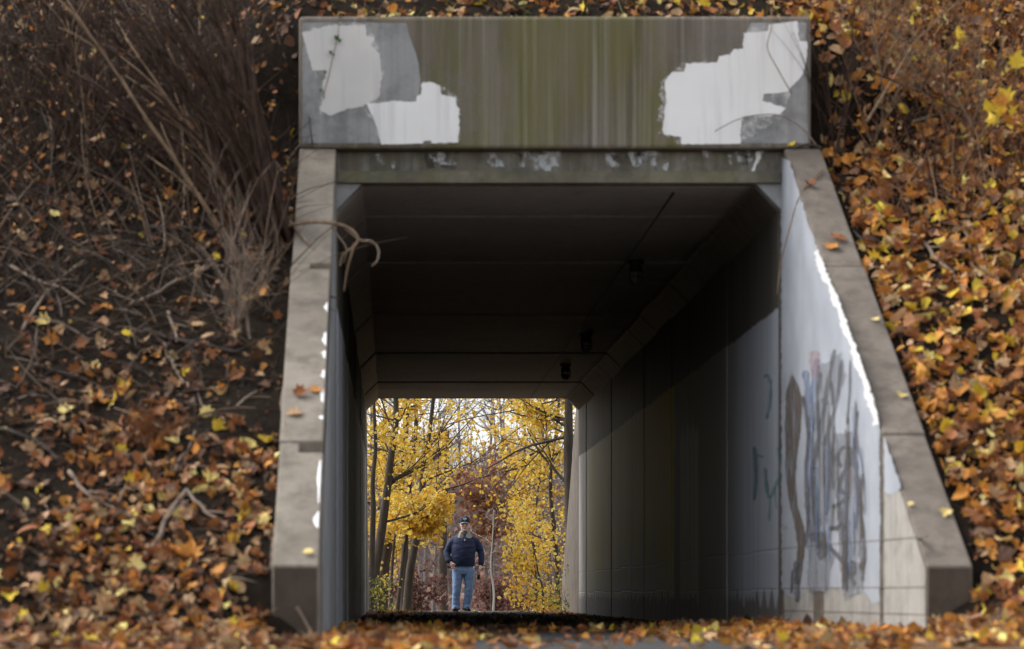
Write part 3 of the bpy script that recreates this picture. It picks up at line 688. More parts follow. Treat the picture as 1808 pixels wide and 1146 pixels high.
while cnt < 262:
    z = rng.choice('lllrrrg')
    if z == 'l': px, py = rng.uniform(0, 495), 1140 - 760 * rng.random() ** 1.6
    elif z == 'r': px, py = rng.uniform(1480, 1806), 1140 - 820 * rng.random() ** 1.5
    else: px, py = rng.uniform(600, 1600), rng.uniform(1108, 1143)
    p = on_ground(px, py)
    if z == 'r' and p.x < xin(p.y) + .36: continue
    if z == 'l' and p.x > -.84: continue
    if z == 'g' and (p.x > xin(p.y) - .08 or p.x < XL + .08 or p.y > 27.2 or (.5 < p.x < 2.1 and rng.random() < .85)): continue
    cn = rng.choices(names, w_[z])[0]
    place_leaf(p + Vector((0,0,.03)), normal_at(p.x, p.y) + Vector((0,-.25,0)), rng.uniform(.09, .16), cn, f'{cn} maple leaf lying {zone[z]}', f'{cn} fallen leaves {zone[z]}', tilt=.35); cnt += 1

# ------------------------------------------------------------------ sticks, canes and weeds
def wander(a, b, n, amp, rng):
    a, b = Vector(a), Vector(b); out = []; ph = [rng.uniform(0, 6.3) for _ in range(6)]; l = (b - a).length * amp
    for i in range(n + 1):
        u = i / n; q = math.sin(math.pi * u)
        out.append(a.lerp(b, u) + Vector((math.sin(u*5+ph[0]) + .4*math.sin(u*13+ph[1]), .5*math.sin(u*6+ph[2]), math.sin(u*4.3+ph[3]) + .4*math.sin(u*11+ph[4]))) * l * q)
    return out
rng = random.Random(3)
def stick(pts, r, mat, label, group='sticks lying on the slopes', lift=.03, side=True):
    w = [on_ground(*q) + Vector((0, -.01, lift)) for q in pts]; path = []
    for i in range(len(w) - 1): path += wander(w[i], w[i+1], 6, .025, rng)[(1 if i else 0):]
    n = len(path); m = MB(); m.tube(path, [r * (1 - .45 * i / n) * rng.uniform(.9, 1.1) for i in range(n)], 7)
    if side and n > 5:
        k = n // 2; d = (path[k+1] - path[k]).normalized(); m.tube([path[k], path[k] + d * .1 + Vector((.05, -.03, .04)), path[k] + d * .2 + Vector((.12, -.03, .06))], [r*.5, r*.4, r*.2], 5)
    return tag(m.build('fallen_branch', mat, smooth=True, origin=tuple(w[0])), label, 'branch', group)
S, SD = M['stick'], M['stick_dark']
for pts, r, mt, lab in [
    ([(258,992),(330,878)],.021,S,'pale straight stick leaning up to the peak of the bent stick, left slope'),
    ([(330,876),(362,912),(402,940)],.014,S,'thin grey stick slanting down right from the peak of pale stick'),
    ([(122,842),(150,880),(262,936)],.015,S,'long curved stick on the middle of the left slope'),
    ([(236,848),(206,898)],.013,S,'short brown stick above the long curved stick on left slope'),
    ([(255,596),(330,612),(424,630)],.020,SD,'dark stick lying level under the pale broken canes on left slope'),
    ([(298,562),(312,612)],.014,S,'short upright stick beside the dark level stick, left slope'),
    ([(290,614),(306,652),(326,690)],.013,S,'crooked short stick just below dark level stick on left slope'),
    ([(262,408),(330,412),(400,428),(512,452)],.026,SD,'thick dark branch lying below the bare shrubs near the left wing wall'),
    ([(60,650),(120,668),(190,700)],.012,SD,'dark thin branch at the left on the bare soil'),
    ([(0,770),(60,790),(110,830)],.013,SD,'dark branch at the left frame edge halfway down the slope'),
    ([(20,480),(150,545)],.014,S,'pale branch slanting down right below the left thicket'),
    ([(40,590),(100,505),(150,470)],.014,S,'pale branch rising right at the foot of the left thicket'),
    ([(230,545),(330,500),(380,472)],.013,S,'brown branch rising right toward the pale broken canes'),
    ([(310,840),(345,770)],.010,S,'thin stick beside the fuzzy dry weed on left slope'),
    ([(462,1030),(478,1070),(505,1112)],.013,S,'thin curved stick beside the end of the left wing wall'),
    ([(180,1106),(270,1100)],.020,SD,'dark short log at the bottom of the left slope'),
    ([(385,1005),(420,1050)],.011,S,'short grey stick right of the largest orange leaf'),
    ([(60,1060),(100,1120)],.012,SD,'dark stick near the lower left corner'),
    ([(1590,408),(1640,448),(1716,552)],.018,S,'long pale stick slanting down across the right slope'),
    ([(1698,402),(1714,450)],.014,S,'short pale stick standing beside the long stick on the right slope'),
    ([(1790,488),(1804,560)],.016,S,'pale stick at the right frame edge beside the long stick'),
    ([(1505,410),(1530,450)],.010,SD,'thin dark twig beside the right wing wall'),
    ([(1600,300),(1690,335),(1760,330)],.012,S,'brown branch lying level below the right thicket'),
    ([(1540,345),(1640,322)],.011,SD,'dark twig lying level above the long stick on the right slope'),
    ([(1612,222),(1660,205),(1735,198)],.014,S,'tan curved branch in the thicket beside the yellow leaf cluster'),
    ([(1720,400),(1808,350)],.013,S,'tan branch rising to the right frame edge above the right slope'),
    ([(1680,660),(1700,700)],.009,S,'small grey stick in deep leaves on the right slope'),
    ([(1725,620),(1732,700)],.010,SD,'thin dark twig in deep leaves on the right slope')]:
    stick(pts, r, mt, lab)
# twig and stalk tangle (nobody could count it)
m = MB(); rng = random.Random(15)
def stalk(x, y, ln, lean, r, col, rng, z0=None):
    z = top_z(x, y) - .02 if z0 is None else z0; a = rng.uniform(0, 6.3)
    d = Vector((math.cos(a) * lean, math.sin(a) * lean * .6, 1)).normalized(); p = Vector((x, y, z)); pts = [p]
    bend = Vector((rng.uniform(-.5, .5), rng.uniform(-.3, .3), -rng.uniform(0, .9)))
    for k in range(4): d = (d + bend * .22).normalized(); p = p + d * ln / 4; pts.append(p)
    m.tube(pts, [r, r*.9, r*.75, r*.55, r*.3], 3, col, False); return pts
CB = [(.026,.017,.012), (.04,.026,.018), (.02,.013,.010), (.065,.043,.03), (.16,.112,.075)]
for _ in range(1500):
    x = rng.uniform(-6.0, -.85); y = rng.uniform(24.6, 31)
    stalk(x, y, rng.uniform(.4, 1.3), rng.uniform(.2, 1.6), rng.uniform(.003, .008), rng.choice(CB), rng)
for _ in range(520):
    x = rng.uniform(-6.0, -.85); y = rng.uniform(23.6, 26); stalk(x, y, rng.uniform(.2, .6), rng.uniform(.6, 3), rng.uniform(.004, .009), rng.choice(CB[1:]), rng)
for _ in range(620):
    x = rng.uniform(-6.0, -.85); y = rng.uniform(20.8, 24.3); stalk(x, y, rng.uniform(.12, .4), rng.uniform(1, 5), rng.uniform(.003, .008), rng.choice(CB), rng)
for _ in range(420):
    x = rng.uniform(-6.0, -.88); y = rng.uniform(23.0, 26.2); stalk(x, y, rng.uniform(.15, .55), rng.uniform(1.2, 6), rng.uniform(.006, .012), rng.choice([(.20,.15,.11), (.26,.20,.15), (.13,.09,.065), (.07,.05,.038)]), rng)
for _ in range(110):
    x = rng.uniform(-4.0, -.88); y = rng.uniform(20.9, 23.0); stalk(x, y, rng.uniform(.1, .4), rng.uniform(2, 6), rng.uniform(.005, .011), rng.choice([(.20,.15,.11), (.13,.09,.065)]), rng)
for _ in range(2000):
    x = rng.uniform(3.6, 7.5); y = rng.uniform(26.2, 31); 
    if x < 3.9 and y < 27.7: continue
    stalk(x, y, rng.uniform(.25, .8), rng.uniform(.2, 2), rng.uniform(.003, .006), rng.choice([(.20,.095,.045),(.13,.062,.035),(.26,.15,.08),(.05,.033,.023)]), rng)
for _ in range(220):
    x = rng.uniform(3.9, 7.5); y = rng.uniform(21.5, 26.5); stalk(x, y, rng.uniform(.1, .4), rng.uniform(1, 5), rng.uniform(.003, .007), rng.choice(CB), rng)
for _ in range(260):
    x = rng.uniform(-.6, 3.3); y = rng.uniform(28.0, 30.5); stalk(x, y, rng.uniform(.12, .35), rng.uniform(.2, 1.5), .004, rng.choice([(.16,.085,.045),(.14,.17,.03),(.2,.12,.07),(.10,.13,.03)]), rng)
M['tangle'] = leafmat('dry_stalks', None, .0)
tag(m.build('dry_stalks', M['tangle']), 'tangle of dry brown stalks and twigs over the embankment', 'weeds', kind='stuff')
# crumbs of soil on the bare ground
m = MB(); rng = random.Random(66)
for _ in range(9000):
    x, y = rng.uniform(-6, -.82), rng.uniform(20.6, 27); p = Vector((x, y, top_z(x, y))); q = rng.uniform(.006, .03) * (1 + (rng.random() < .05))
    v = [p + Vector((rng.uniform(.5, 1) * a, rng.uniform(.5, 1) * b, rng.uniform(.4, 1) * c_)) * q for a, b, c_ in ((1,0,0), (-.5,.85,0), (-.5,-.85,0), (0,0,1.1), (.1,0,-.6))]
    k = rng.uniform(.5, 1.6); m.add(v, [(0,1,3), (1,2,3), (2,0,3), (1,0,4), (2,1,4), (0,2,4)], (.03*k, .023*k, .017*k))
tag(m.build('soil_crumbs', M['tangle']), 'crumbly dark soil lumps on the bare patches of the left slope', 'soil', kind='stuff')
# dry leaves caught in the thickets
rng = random.Random(55); lit2 = Litter()
for _ in range(4600):
    if rng.random() < .36:
        x, y = rng.uniform(-6, -.9), rng.uniform(25.5, 31); cw = (3,1,8,30,20,40); h = rng.uniform(.05, 1.3)
    else:
        x, y = rng.uniform(3.75, 7.5), rng.uniform(26.6, 31); cw = (5,2,16,44,18,20); h = abs(rng.gauss(0, .35))
    lit2.add((x, y, top_z(x, y) + h), Vector((0,-.5,1)), rng.uniform(.015, .045), rng, pick(rng, cw), 1.2)
tag(lit2.build('caught_leaves', M['litter']), 'withered brown leaves caught among the dry stalks', 'leaves', kind='stuff')

# bare shrubs: each cane is a part
C, CT = M['cane'], M['cane_tan']
def shrub(px, py, n, hgt, lean0, lean1, r0, r1, label, mat, seed, spread=.25, group='leafless shrubs on the embankment'):
    rng = random.Random(seed); b = on_ground(px, py); t = empty('bare_shrub', b, label, 'shrub', group)
    for i in range(n):
        u = (i + rng.random()) / n; ang = R(lean0 + (lean1 - lean0) * u); s = Vector((rng.uniform(-spread, spread), rng.uniform(-.2, .25), 0))
        z0 = top_z(b.x + s.x, b.y + s.y) - b.z - .06; p = Vector((s.x, s.y, z0)); d = Vector((math.sin(ang), rng.uniform(-.18, .12), math.cos(ang))); ln = hgt * rng.uniform(.6, 1.1); pts = [p]; K = 9
        cv = rng.uniform(-.06, .08) if seed > 2 else rng.uniform(-.01, .05)
        cv = cv * (1 if ang > 0 else -1); wob = rng.uniform(0, 6); wa = .05 if seed > 2 else .03
        for k in range(K):
            d = (d + Vector((cv * .8 + wa * math.sin(k * 1.9 + wob), .03 * math.cos(k * 2.3 + wob), -abs(cv) * .3))).normalized(); p = p + d * ln / K; pts.append(p)
        r = rng.uniform(r0, r1); m = MB(); m.tube(pts, [r * (1 - .8 * k / K) for k in range(K + 1)], 6)
        for k in range(rng.randint(6, 11)):
            j = rng.randint(2, K - 1); q = pts[j]; dd = (pts[j+1] - pts[j]).normalized(); o_ = Vector((rng.uniform(-1, .15 if seed < 3 else 1), rng.uniform(-.6, .6), rng.uniform(-.1, .7))) * .9; l = rng.uniform(.2, .65); tp = [q]
            for e in range(3): dd = (dd + o_ * .45).normalized(); q = q + dd * l / 3; tp.append(q)
            m.tube(tp, [r*.4, r*.3, r*.22, r*.1], 4)
        m.build('cane', CT if mat is C and rng.random() < .05 else mat, t, True)
    return t
shrub(476, 432, 28, 2.5, -38, -3, .010, .026, 'large leafless shrub with dense dark canes fanning up beside the headwall', C, 1, .2)
shrub(494, 440, 12, 2.4, -24, -7, .014, .026, 'cluster of thick dark upright canes hard against the left end of the headwall', C, 0, .07)
shrub(450, 360, 20, 2.3, -52, -12, .010, .020, 'leafless shrub with leftward arching canes behind the large fanning shrub', C, 2, .25)
shrub(380, 330, 17, 2.0, -60, 8, .009, .018, 'leafless dark shrub left of the large fanning shrub', C, 3, .3)
shrub(290, 350, 14, 1.7, -45, 20, .008, .017, 'leafless shrub with crossing canes above the fuzzy dry plume', C, 4, .3)
shrub(200, 300, 15, 2.0, -50, 40, .008, .017, 'leafless shrub in the middle of the left thicket', C, 5, .35)
shrub(110, 360, 14, 1.8, -45, 45, .008, .016, 'leafless tangled shrub low in the left thicket near the left edge', C, 6, .35)
shrub(20, 300, 14, 1.9, -30, 50, .008, .017, 'leafless shrub at the left frame edge of the thicket', C, 7, .35)
shrub(330, 200, 14, 1.7, -50, 18, .008, .016, 'leafless shrub high on the slope behind the left thicket', C, 8, .4)
shrub(110, 190, 14, 1.9, -40, 40, .008, .016, 'leafless shrub high at the upper left corner', C, 9, .4)
shrub(405, 590, 10, .62, -22, 24, .006, .011, 'cluster of pale broken canes on the left slope above dark soil', M['stick'], 10, .18)
shrub(398, 490, 2, .85, -8, 6, .008, .010, 'single pale upright cane in front of the left thicket', M['stick'], 11, .02)
shrub(1470, 300, 9, 1.5, -10, 12, .005, .011, 'thin dark twiggy shrub right beside the headwall', C, 12, .12)
shrub(1660, 330, 7, 1.1, -40, 50, .005, .010, 'small dark leafless shrub in the middle of the right thicket', C, 13, .2)
shrub(1570, 230, 10, 1.3, -35, 40, .005, .011, 'tan leafless shrub above the right slope', CT, 14, .3)
shrub(1760, 250, 10, 1.3, -45, 30, .005, .011, 'tan leafless shrub near the upper right corner', CT, 15, .3)
# fuzzy dry plumes
def plume(px, py, hgt, wid, label, seed):
    rng = random.Random(seed); b = on_ground(px, py); t = empty('dry_weed', b, label, 'weed', 'fuzzy dry weeds on the left slope')
    m = MB(); fl = MB()
    for i in range(7):
        a = rng.uniform(-.7, .7); pts = [Vector((0,0,-.04))] + [Vector((math.sin(a) * wid * u * (1 + .4*u), rng.uniform(-.02,.02), hgt * u * (1 - .28*u*abs(a)))) for u in (.3, .6, 1)]
        m.tube(pts, [.006,.005,.004,.002], 4)
        for k in range(130):
            u = rng.uniform(.35, 1); j = min(2, int(u * 3)); q = pts[j].lerp(pts[j+1], u * 3 - j) + Vector((rng.gauss(0,.03), rng.gauss(0,.03), rng.gauss(0,.03)))
            d = Vector((rng.gauss(0,1), rng.gauss(0,1), rng.gauss(0,1))).normalized() * .014; e = d.cross(Vector((.3,.5,.8))).normalized() * .005
            fl.add([q - d, q + e, q + d, q - e], [(0,1,2,3)])
    m.build('stem', M['cane_tan'], t); fl.build('seed_head', M['leaf rust brown'], t)
plume(372, 330, .34, .32, 'fuzzy reddish dry plume in front of the left thicket', 1)
plume(260, 790, .26, .34, 'low fuzzy rust coloured dry weed on the middle of left slope', 2)
# hanging dead vines on the left wing wall
def vine(name, pts, r, label, mat, Ys=None, cat='vine', group=None):
    w = [P(*q) for q in pts]; path = []
    for i in range(len(w) - 1):
        p0, p1, p2, p3 = w[max(i-1,0)], w[i], w[i+1], w[min(i+2, len(w)-1)]
        for k in range(6):
            u = k / 6; path.append(.5*((2*p1) + (p2-p0)*u + (2*p0-5*p1+4*p2-p3)*u*u + (3*p1-p0-3*p2+p3)*u**3))
    path.append(w[-1]); n = len(path); m = MB(); m.tube(path, [r * (1 - .4*i/n) for i in range(n)], 7)
    return tag(m.build(name, mat, smooth=True, origin=tuple(w[0])), label, cat, group)
gv = 'dead vines hanging over the left wing wall'
vine('dead_vine', [(505,402,25.9),(522,396,25.75),(560,392,25.72),(605,398,25.7),(630,415,25.7),(628,432,25.7),(606,450,25.7),(600,470,25.7)], .015, 'tan dead vine looping over the left wing wall into the opening', CT, group=gv)
vine('dead_vine', [(512,392,25.95),(522,404,25.8),(545,430,25.6),(568,458,25.45),(580,480,25.35),(572,493,25.3)], .016, 'pale dead vine lying down along the left wing wall top', M['stick'], group=gv)
vine('dead_vine', [(610,402,25.72),(636,424,25.7),(655,426,25.7),(668,440,25.7),(666,460,25.7),(656,470,25.7)], .012, 'short grey dead vine curling to a hook inside the opening', M['stick'], group=gv)
vine('dead_vine', [(626,430,25.7),(620,450,25.7),(612,480,25.7),(607,515,25.7)], .011, 'thin tan dead vine hanging straight down inside the opening', CT, group=gv)
vine('dead_vine', [(488,512,25.2),(510,517,25.02),(550,519,25.0),(600,527,24.95)], .009, 'thin dark twig lying across the left wing wall top', M['cane'], group=gv)
vine('dead_vine', [(585,400,25.73),(600,420,25.72),(612,440,25.7),(606,465,25.7)], .008, 'thin dead vine crossing the tan vine loop', M['stick'], group=gv)
vine('fallen_branch', [(524,1072,21.15),(538,1096,21.14),(550,1120,21.12),(556,1143,21.05)], .012, 'curved pale stick leaning on the end face of the left wing wall', M['stick'], cat='branch', group='sticks lying on the slopes')
gr = 'twigs against the headwall and in the right thicket'
vine('bare_twig', [(1445,262,27.2),(1418,228,27.2),(1380,205,27.2),(1340,203,27.2),(1300,212,27.22),(1262,232,27.22)], .006, 'thin arching grey twig across the right white paint patch', M['stick'], cat='twig', group=gr)
vine('bare_twig', [(1398,165,27.22),(1375,125,27.22),(1355,85,27.22),(1362,50,27.22),(1362,25,27.25),(1362,15,27.5)], .005, 'thin tan vine hanging down the headwall at upper right', CT, cat='twig', group=gr)
vine('bare_twig', [(1452,300,26.9),(1415,340,26.6),(1395,400,26.5),(1380,460,26.6),(1372,520,26.6)], .007, 'thin brown twig hanging before the top of the graffiti wall', CT, cat='twig', group=gr)
vine('bare_twig', [(1450,262,27.0),(1425,255,26.95),(1402,262,27.05)], .016, 'short dark broken branch lying on the top of right wing wall', M['stick_dark'], cat='twig', group=gr)
vine('bare_twig', [(552,255,27.26),(549,235,27.26),(546,205,27.27)], .006, 'short dark twig against the lower left corner of the headwall', M['cane'], cat='twig', group=gr)
vine('bare_twig', [(1520,118,26.2),(1590,148,26.1),(1650,172,26.0),(1700,195,26.2)], .010, 'dark twig slanting through the right thicket', M['cane'], cat='twig', group=gr)
vine('bare_twig', [(1530,215,27.2),(1570,150,27.4),(1608,85,27.6)], .014, 'pale straight cane leaning in the right thicket', CT, cat='twig', group=gr)
vine('bare_twig', [(1648,345,26.6),(1650,300,26.5),(1652,215,26.4)], .011, 'dark upright twig in the right thicket', M['cane'], cat='twig', group=gr)
# yellow leaf cluster on a drooping twig, upper right
t = empty('leafy_twig', P(1808, 60, 25.2), 'twig with a big cluster of golden yellow leaves at the right edge', 'twig')
o0 = t.location; m = MB(); m.tube([P(1840,-60,25.2) - o0, P(1822,20,25.2) - o0, P(1800,120,25.2) - o0, P(1775,185,25.2) - o0], [.012,.01,.007,.004], 6); m.build('stem', M['cane'], t)
rng = random.Random(12)
for px, py in [(1745,190),(1768,178),(1790,200),(1755,210),(1780,215),(1770,200),(1796,110),(1690,62),(1775,172)]:
    lo = link('leaf', leaf_mesh('yellow' if rng.random() < .75 else 'orange', rng.choice((0,1,2,3,4))), t); lo.location = P(px, py, 25.2 + rng.uniform(-.06, .06)) - o0
    lo.rotation_euler = (R(60) + rng.gauss(0,.4), rng.gauss(0,.5), rng.uniform(0, 6.3)); lo.scale = (rng.uniform(.07,.095),) * 3
# ivy on the headwall's left part
t = empty('ivy_sprig', P(600, 28, 27.27), 'thin ivy sprig with green leaves hanging down the headwall at left', 'ivy')
o0 = t.location; path = [P(600,20,27.6), P(600,26,27.28), P(597,60,27.275), P(588,100,27.275), P(580,135,27.275), P(572,165,27.275)]
m = MB(); m.tube([q - o0 for q in path], .003, 4); m.build('stem', M['cane'], t)
M['ivy'] = leafmat('ivy_green', (.06,.11,.035), .2)
for px, py, s in [(594,68,.035),(598,72,.03),(583,94,.028),(588,97,.02),(572,128,.022),(566,160,.02),(600,30,.03)]:
    me = leaf_mesh('tan', 1).copy(); me.materials.clear(); me.materials.append(M['ivy']); lo = link('leaf', me, t); lo.location = P(px, py, 27.26) - o0; lo.rotation_euler = (R(75), rng.gauss(0,.4), rng.gauss(0,.8)); lo.scale = (s,) * 3
# ------------------------------------------------------------------ woods beyond the tunnel
YEL = [(.74,.51,.06), (.80,.59,.11), (.70,.43,.05), (.74,.60,.20), (.62,.36,.05)]
def fol_leaf(s, L, p, size, rng, cols):
    d = Vector((rng.gauss(0,1), rng.gauss(0,1), rng.gauss(-.5,.8))).normalized(); n = Vector((rng.gauss(0,1), rng.gauss(0,1)-.4, rng.gauss(.5,1)))
    e = d.cross(n)
    if e.length < .05: return
    e.normalize(); n = e.cross(d) * size * .18; d *= size; e *= size * .48
    b = len(L.v); L.v += [tuple(p), tuple(p + d*.35 + e + n), tuple(p + d*.5), tuple(p + d*.35 - e + n), tuple(p + d*.8 + e*.62 + n), tuple(p + d*1.0), tuple(p + d*.8 - e*.62 + n)]
    L.f += [(b, b+1, b+2), (b, b+2, b+3), (b+1, b+4, b+5, b+2), (b+2, b+5, b+6, b+3)]
    c = rng.choice(cols); j = rng.uniform(.75, 1.15); L.c += [tuple(x * j for x in c)] * 7
def grow(m, p, d, ln, r, depth, tips, rng, up=.12):
    K = 5; pts = [p]; rad = [r]; w = rng.uniform(0, 6)
    for k in range(K):
        d = (d + Vector((rng.gauss(0,.13), rng.gauss(0,.13), rng.gauss(0,.09) + up * .25))).normalized(); p = p + d * ln / K; pts.append(p); rad.append(r * (1 - .6 * (k+1) / K))
    m.tube(pts, rad, 6 if r > .03 else 4 if r > .012 else 3, None, False)
    if depth == 0: tips += pts[1:]; return
    for k in range(4 if depth > 1 else 4):
        j = rng.randint(1, K); a = (d + Vector((rng.gauss(0,.75), rng.gauss(0,.75), rng.gauss(.05,.5)))).normalized()
        grow(m, pts[j], a, ln * rng.uniform(.5, .75), max(.005, rad[j] * .62), depth - 1, tips, rng, up)
def tree(name, label, cat, base, trunk, r, limbs, leaves, cols, seed, lsize=.082, clump=.20, barkm='bark', group=None, depth=1, keep=None):
    """trunk: world points; limbs: (index along the trunk 0-1, direction, length)"""
    rng = random.Random(seed); t = empty(name, base, label, cat, group); m = MB(); b = Vector(base)
    w = [Vector(q) - b for q in trunk]; path = []
    for i in range(len(w) - 1):
        p0, p1, p2, p3 = w[max(i-1,0)], w[i], w[i+1], w[min(i+2, len(w)-1)]
        for k in range(5):
            u = k / 5; path.append(.5*((2*p1) + (p2-p0)*u + (2*p0-5*p1+4*p2-p3)*u*u + (3*p1-p0-3*p2+p3)*u**3))
    path.append(w[-1]); n = len(path); r = r * (1.4 if name == 'maple_tree' else 1.); rad = [r * (1.0 + .5 * math.exp(-i * .9) - .65 * i / n) for i in range(n)]
    m.tube(path, rad, 9); m.build('trunk', M[barkm], t, True)
    lm = MB(); tips = []
    for u, d, ln in limbs:
        j = min(n - 1, int(u * (n - 1))); grow(lm, path[j], Vector(d).normalized(), ln, rad[j] * .34, depth, tips, rng)
    if lm.v:
        lm.tube(path[n // 10:], [q * .5 for q in rad[n // 10:]], 5, None, False)      # unseen core tube inside the trunk, added to join the limbs
        lm.build('limbs', M[barkm], t, True)
    if leaves and tips:
        leaves = int(leaves * (.84 if name == 'maple_tree' else 1))
        L = MB(); cl = [(q, rng.uniform(.3, 1.)) for q in tips]
        for i in range(leaves):
            q, k = rng.choice(cl)
            if rng.random() > k: continue
            p = q + Vector((rng.gauss(0, clump), rng.gauss(.1, clump), rng.gauss(-.05, clump * .7)))
            if keep and not keep(p + b): continue
            fol_leaf(None, L, p, lsize * rng.uniform(.6, 1.25), rng, cols)
        L.build('crown', M['foliage'], t)
    return t
def gz(px, Y): x = (px - VX) / F * Y; return (x, Y, ground_z(x, Y) - .05)
def trk(Y, pts, ext=None):
    q = [P(px, py, Y) for px, py in pts]; return q + ([Vector(e) for e in ext] if ext else [])
def fan(n, rng, side, lo, hi, ln, y=.7, zz=(.0, .7)):
    return [(rng.uniform(lo, hi), (side * rng.uniform(.35, 1.0) if side else rng.uniform(-1, 1), rng.uniform(-.05, y * 1.5), rng.uniform(*zz)), ln * rng.uniform(.6, 1.2)) for _ in range(n)]
rw = random.Random(101)
gy = 'yellow leaved trees beyond the tunnel'
def ytree(label, Y, base_px, pts, top, r, limbs, leaves, seed, **k):
    b = gz(base_px, Y); q = [Vector(b)] + trk(Y, pts) + [P(*top, Y)]
    return tree('maple_tree', label, 'tree', b, q, r, limbs, leaves, k.pop('cols', YEL), seed, group=gy, **k)
sky_gap = lambda p: not (nz(p.x * .9 + 3, p.z * .9, p.y * .3) > .28)
def px_of(p): return VX + F * p.x / p.y, VY - F * (p.z - H) / p.y
def left_keep(p):
    x, y = px_of(p); e = 800 + 30 * nz(p.x * 2, p.z * 2, 1) - (40 if y > 880 else 0)
    return (x < e or (y < 830 and rw.random() < .30)) and nz(p.x * 1.5, p.z * 1.5, p.y * .4) > -.17
# left group of trunks
ytree('yellow maple with a thick trunk bending left, leftmost of the thick trunks', 70, 657, [(662,1010),(672,950),(682,880),(690,810),(698,760),(699,705)], (694,560), .085, fan(9, rw, 0, .35, 1, 2.0) + fan(5, rw, 1, .45, .9, 1.5), 4600, 1, keep=left_keep)
ytree('slender yellow maple right at the left tunnel edge', 68, 655, [(657,970),(659,900),(658,850),(663,790),(660,710)], (656,560), .05, fan(8, rw, 0, .3, 1, 1.5), 2200, 2, keep=left_keep)
ytree('yellow maple with a straight leaning trunk, nearest to the man', 74, 718, [(724,1010),(735,950),(744,900),(746,840),(750,800),(758,765)], (775,620), .075, fan(6, rw, -1, .35, 1, 1.6) + [(.55, (1,.1,.42), 1.9), (.62, (1,-.1,.62), 2.1), (.72, (.8,.2,.9), 2.2), (.5, (1,.1,.12), 1.6)], 3500, 3, keep=left_keep)
ytree('yellow maple with a dark upright trunk close beside the leaning one', 76, 712, [(714,1000),(716,940),(720,880),(727,820),(734,760)], (735,600), .07, fan(9, rw, 0, .4, 1, 1.7), 3800, 4, keep=left_keep)
ytree('yellow maple with a thick dark trunk leaning right behind the left trunks', 80, 672, [(678,1000),(690,940),(704,880),(710,830),(716,770)], (722,600), .11, fan(10, rw, 0, .4, 1, 2.0), 5200, 5, keep=left_keep, cols=YEL + [(.55,.24,.02)])
ytree('low bright yellow maple sapling leaning out left of the man', 72, 700, [(715,960),(728,925),(742,905)], (765,890), .03, fan(9, rw, 1, .4, 1, .6, .6, (-.3, .4)) + fan(5, rw, -1, .4, 1, .6, .6, (-.2, .4)), 3200, 6, lsize=.11, keep=lambda p: px_of(p)[0] < 800 and px_of(p)[1] < 985)
ytree('small yellow maple low between the left trunks', 79, 690, [(692,1010),(696,960),(700,930)], (704,890), .03, fan(10, rw, 0, .2, 1, .8, .6, (-.3, .5)), 2600, 7, keep=left_keep)
ytree('small yellow maple low at the left tunnel edge behind the green shrub', 82, 662, [(664,1030),(666,980)], (668,920), .03, fan(10, rw, 0, .2, 1, .8, .6, (-.3, .5)), 2400, 8, keep=left_keep)
# right group
def right_keep(p):
    x, y = px_of(p); e = 905 - 45 * sstep(830, 740, y) + 25 * nz(p.x * 2, p.z * 2, 5) + 12 * sstep(950, 1050, y)
    return (x > e or (y < 800 and rw.random() < .2)) and nz(p.x * 1.5 + 9, p.z * 1.5, p.y * .4) > -.2
ytree('yellow maple with a stout dark trunk at the right tunnel edge', 68, 1012, [(1012,1000),(1008,900),(1004,800),(1004,720)], (1003,560), .12, fan(11, rw, -1, .4, 1, 1.8, .7, (-.3, .6)), 4200, 11, keep=right_keep)
ytree('yellow maple filling the right side behind the far wing wall', 76, 985, [(983,1000),(978,930),(972,870),(975,800),(985,740)], (990,600), .045, fan(12, rw, 0, .25, 1, 1.4, .7, (-.2, .6)) + fan(5, rw, -1, .5, 1, 1.5), 6800, 12, keep=right_keep, cols=YEL + [(.6,.42,.05)])
ytree('thin yellow maple standing right of the white birch stem', 82, 945, [(945,1000),(942,950),(946,900),(952,850)], (960,760), .03, fan(10, rw, 0, .15, .95, 1.1, .7, (-.3, .5)), 3800, 13, keep=right_keep)
ytree('low yellow maple sapling at the lower right, beside the far wing wall', 70, 960, [(958,1040),(950,1010),(945,980)], (938,955), .018, fan(12, rw, 0, .1, 1, .55, .6, (-.2, .5)), 2200, 14, lsize=.085, keep=lambda p: px_of(p)[0] > 885)
# high branch from the right with thin leafing, across the sky
tr = ytree('tall dark tree sending bare twigs across the upper right of opening', 72, 1040, [(1040,900),(1035,750)], (1020,640), .10, [(.62, (-1,.05,.05), 2.2), (.7, (-1,-.1,-.25), 2.6), (.66, (-1,.2,-.45), 2.0), (.8, (-1,.1,-.15), 2.8), (.9, (-1,0,-.55), 3.0)], 1500, 15)
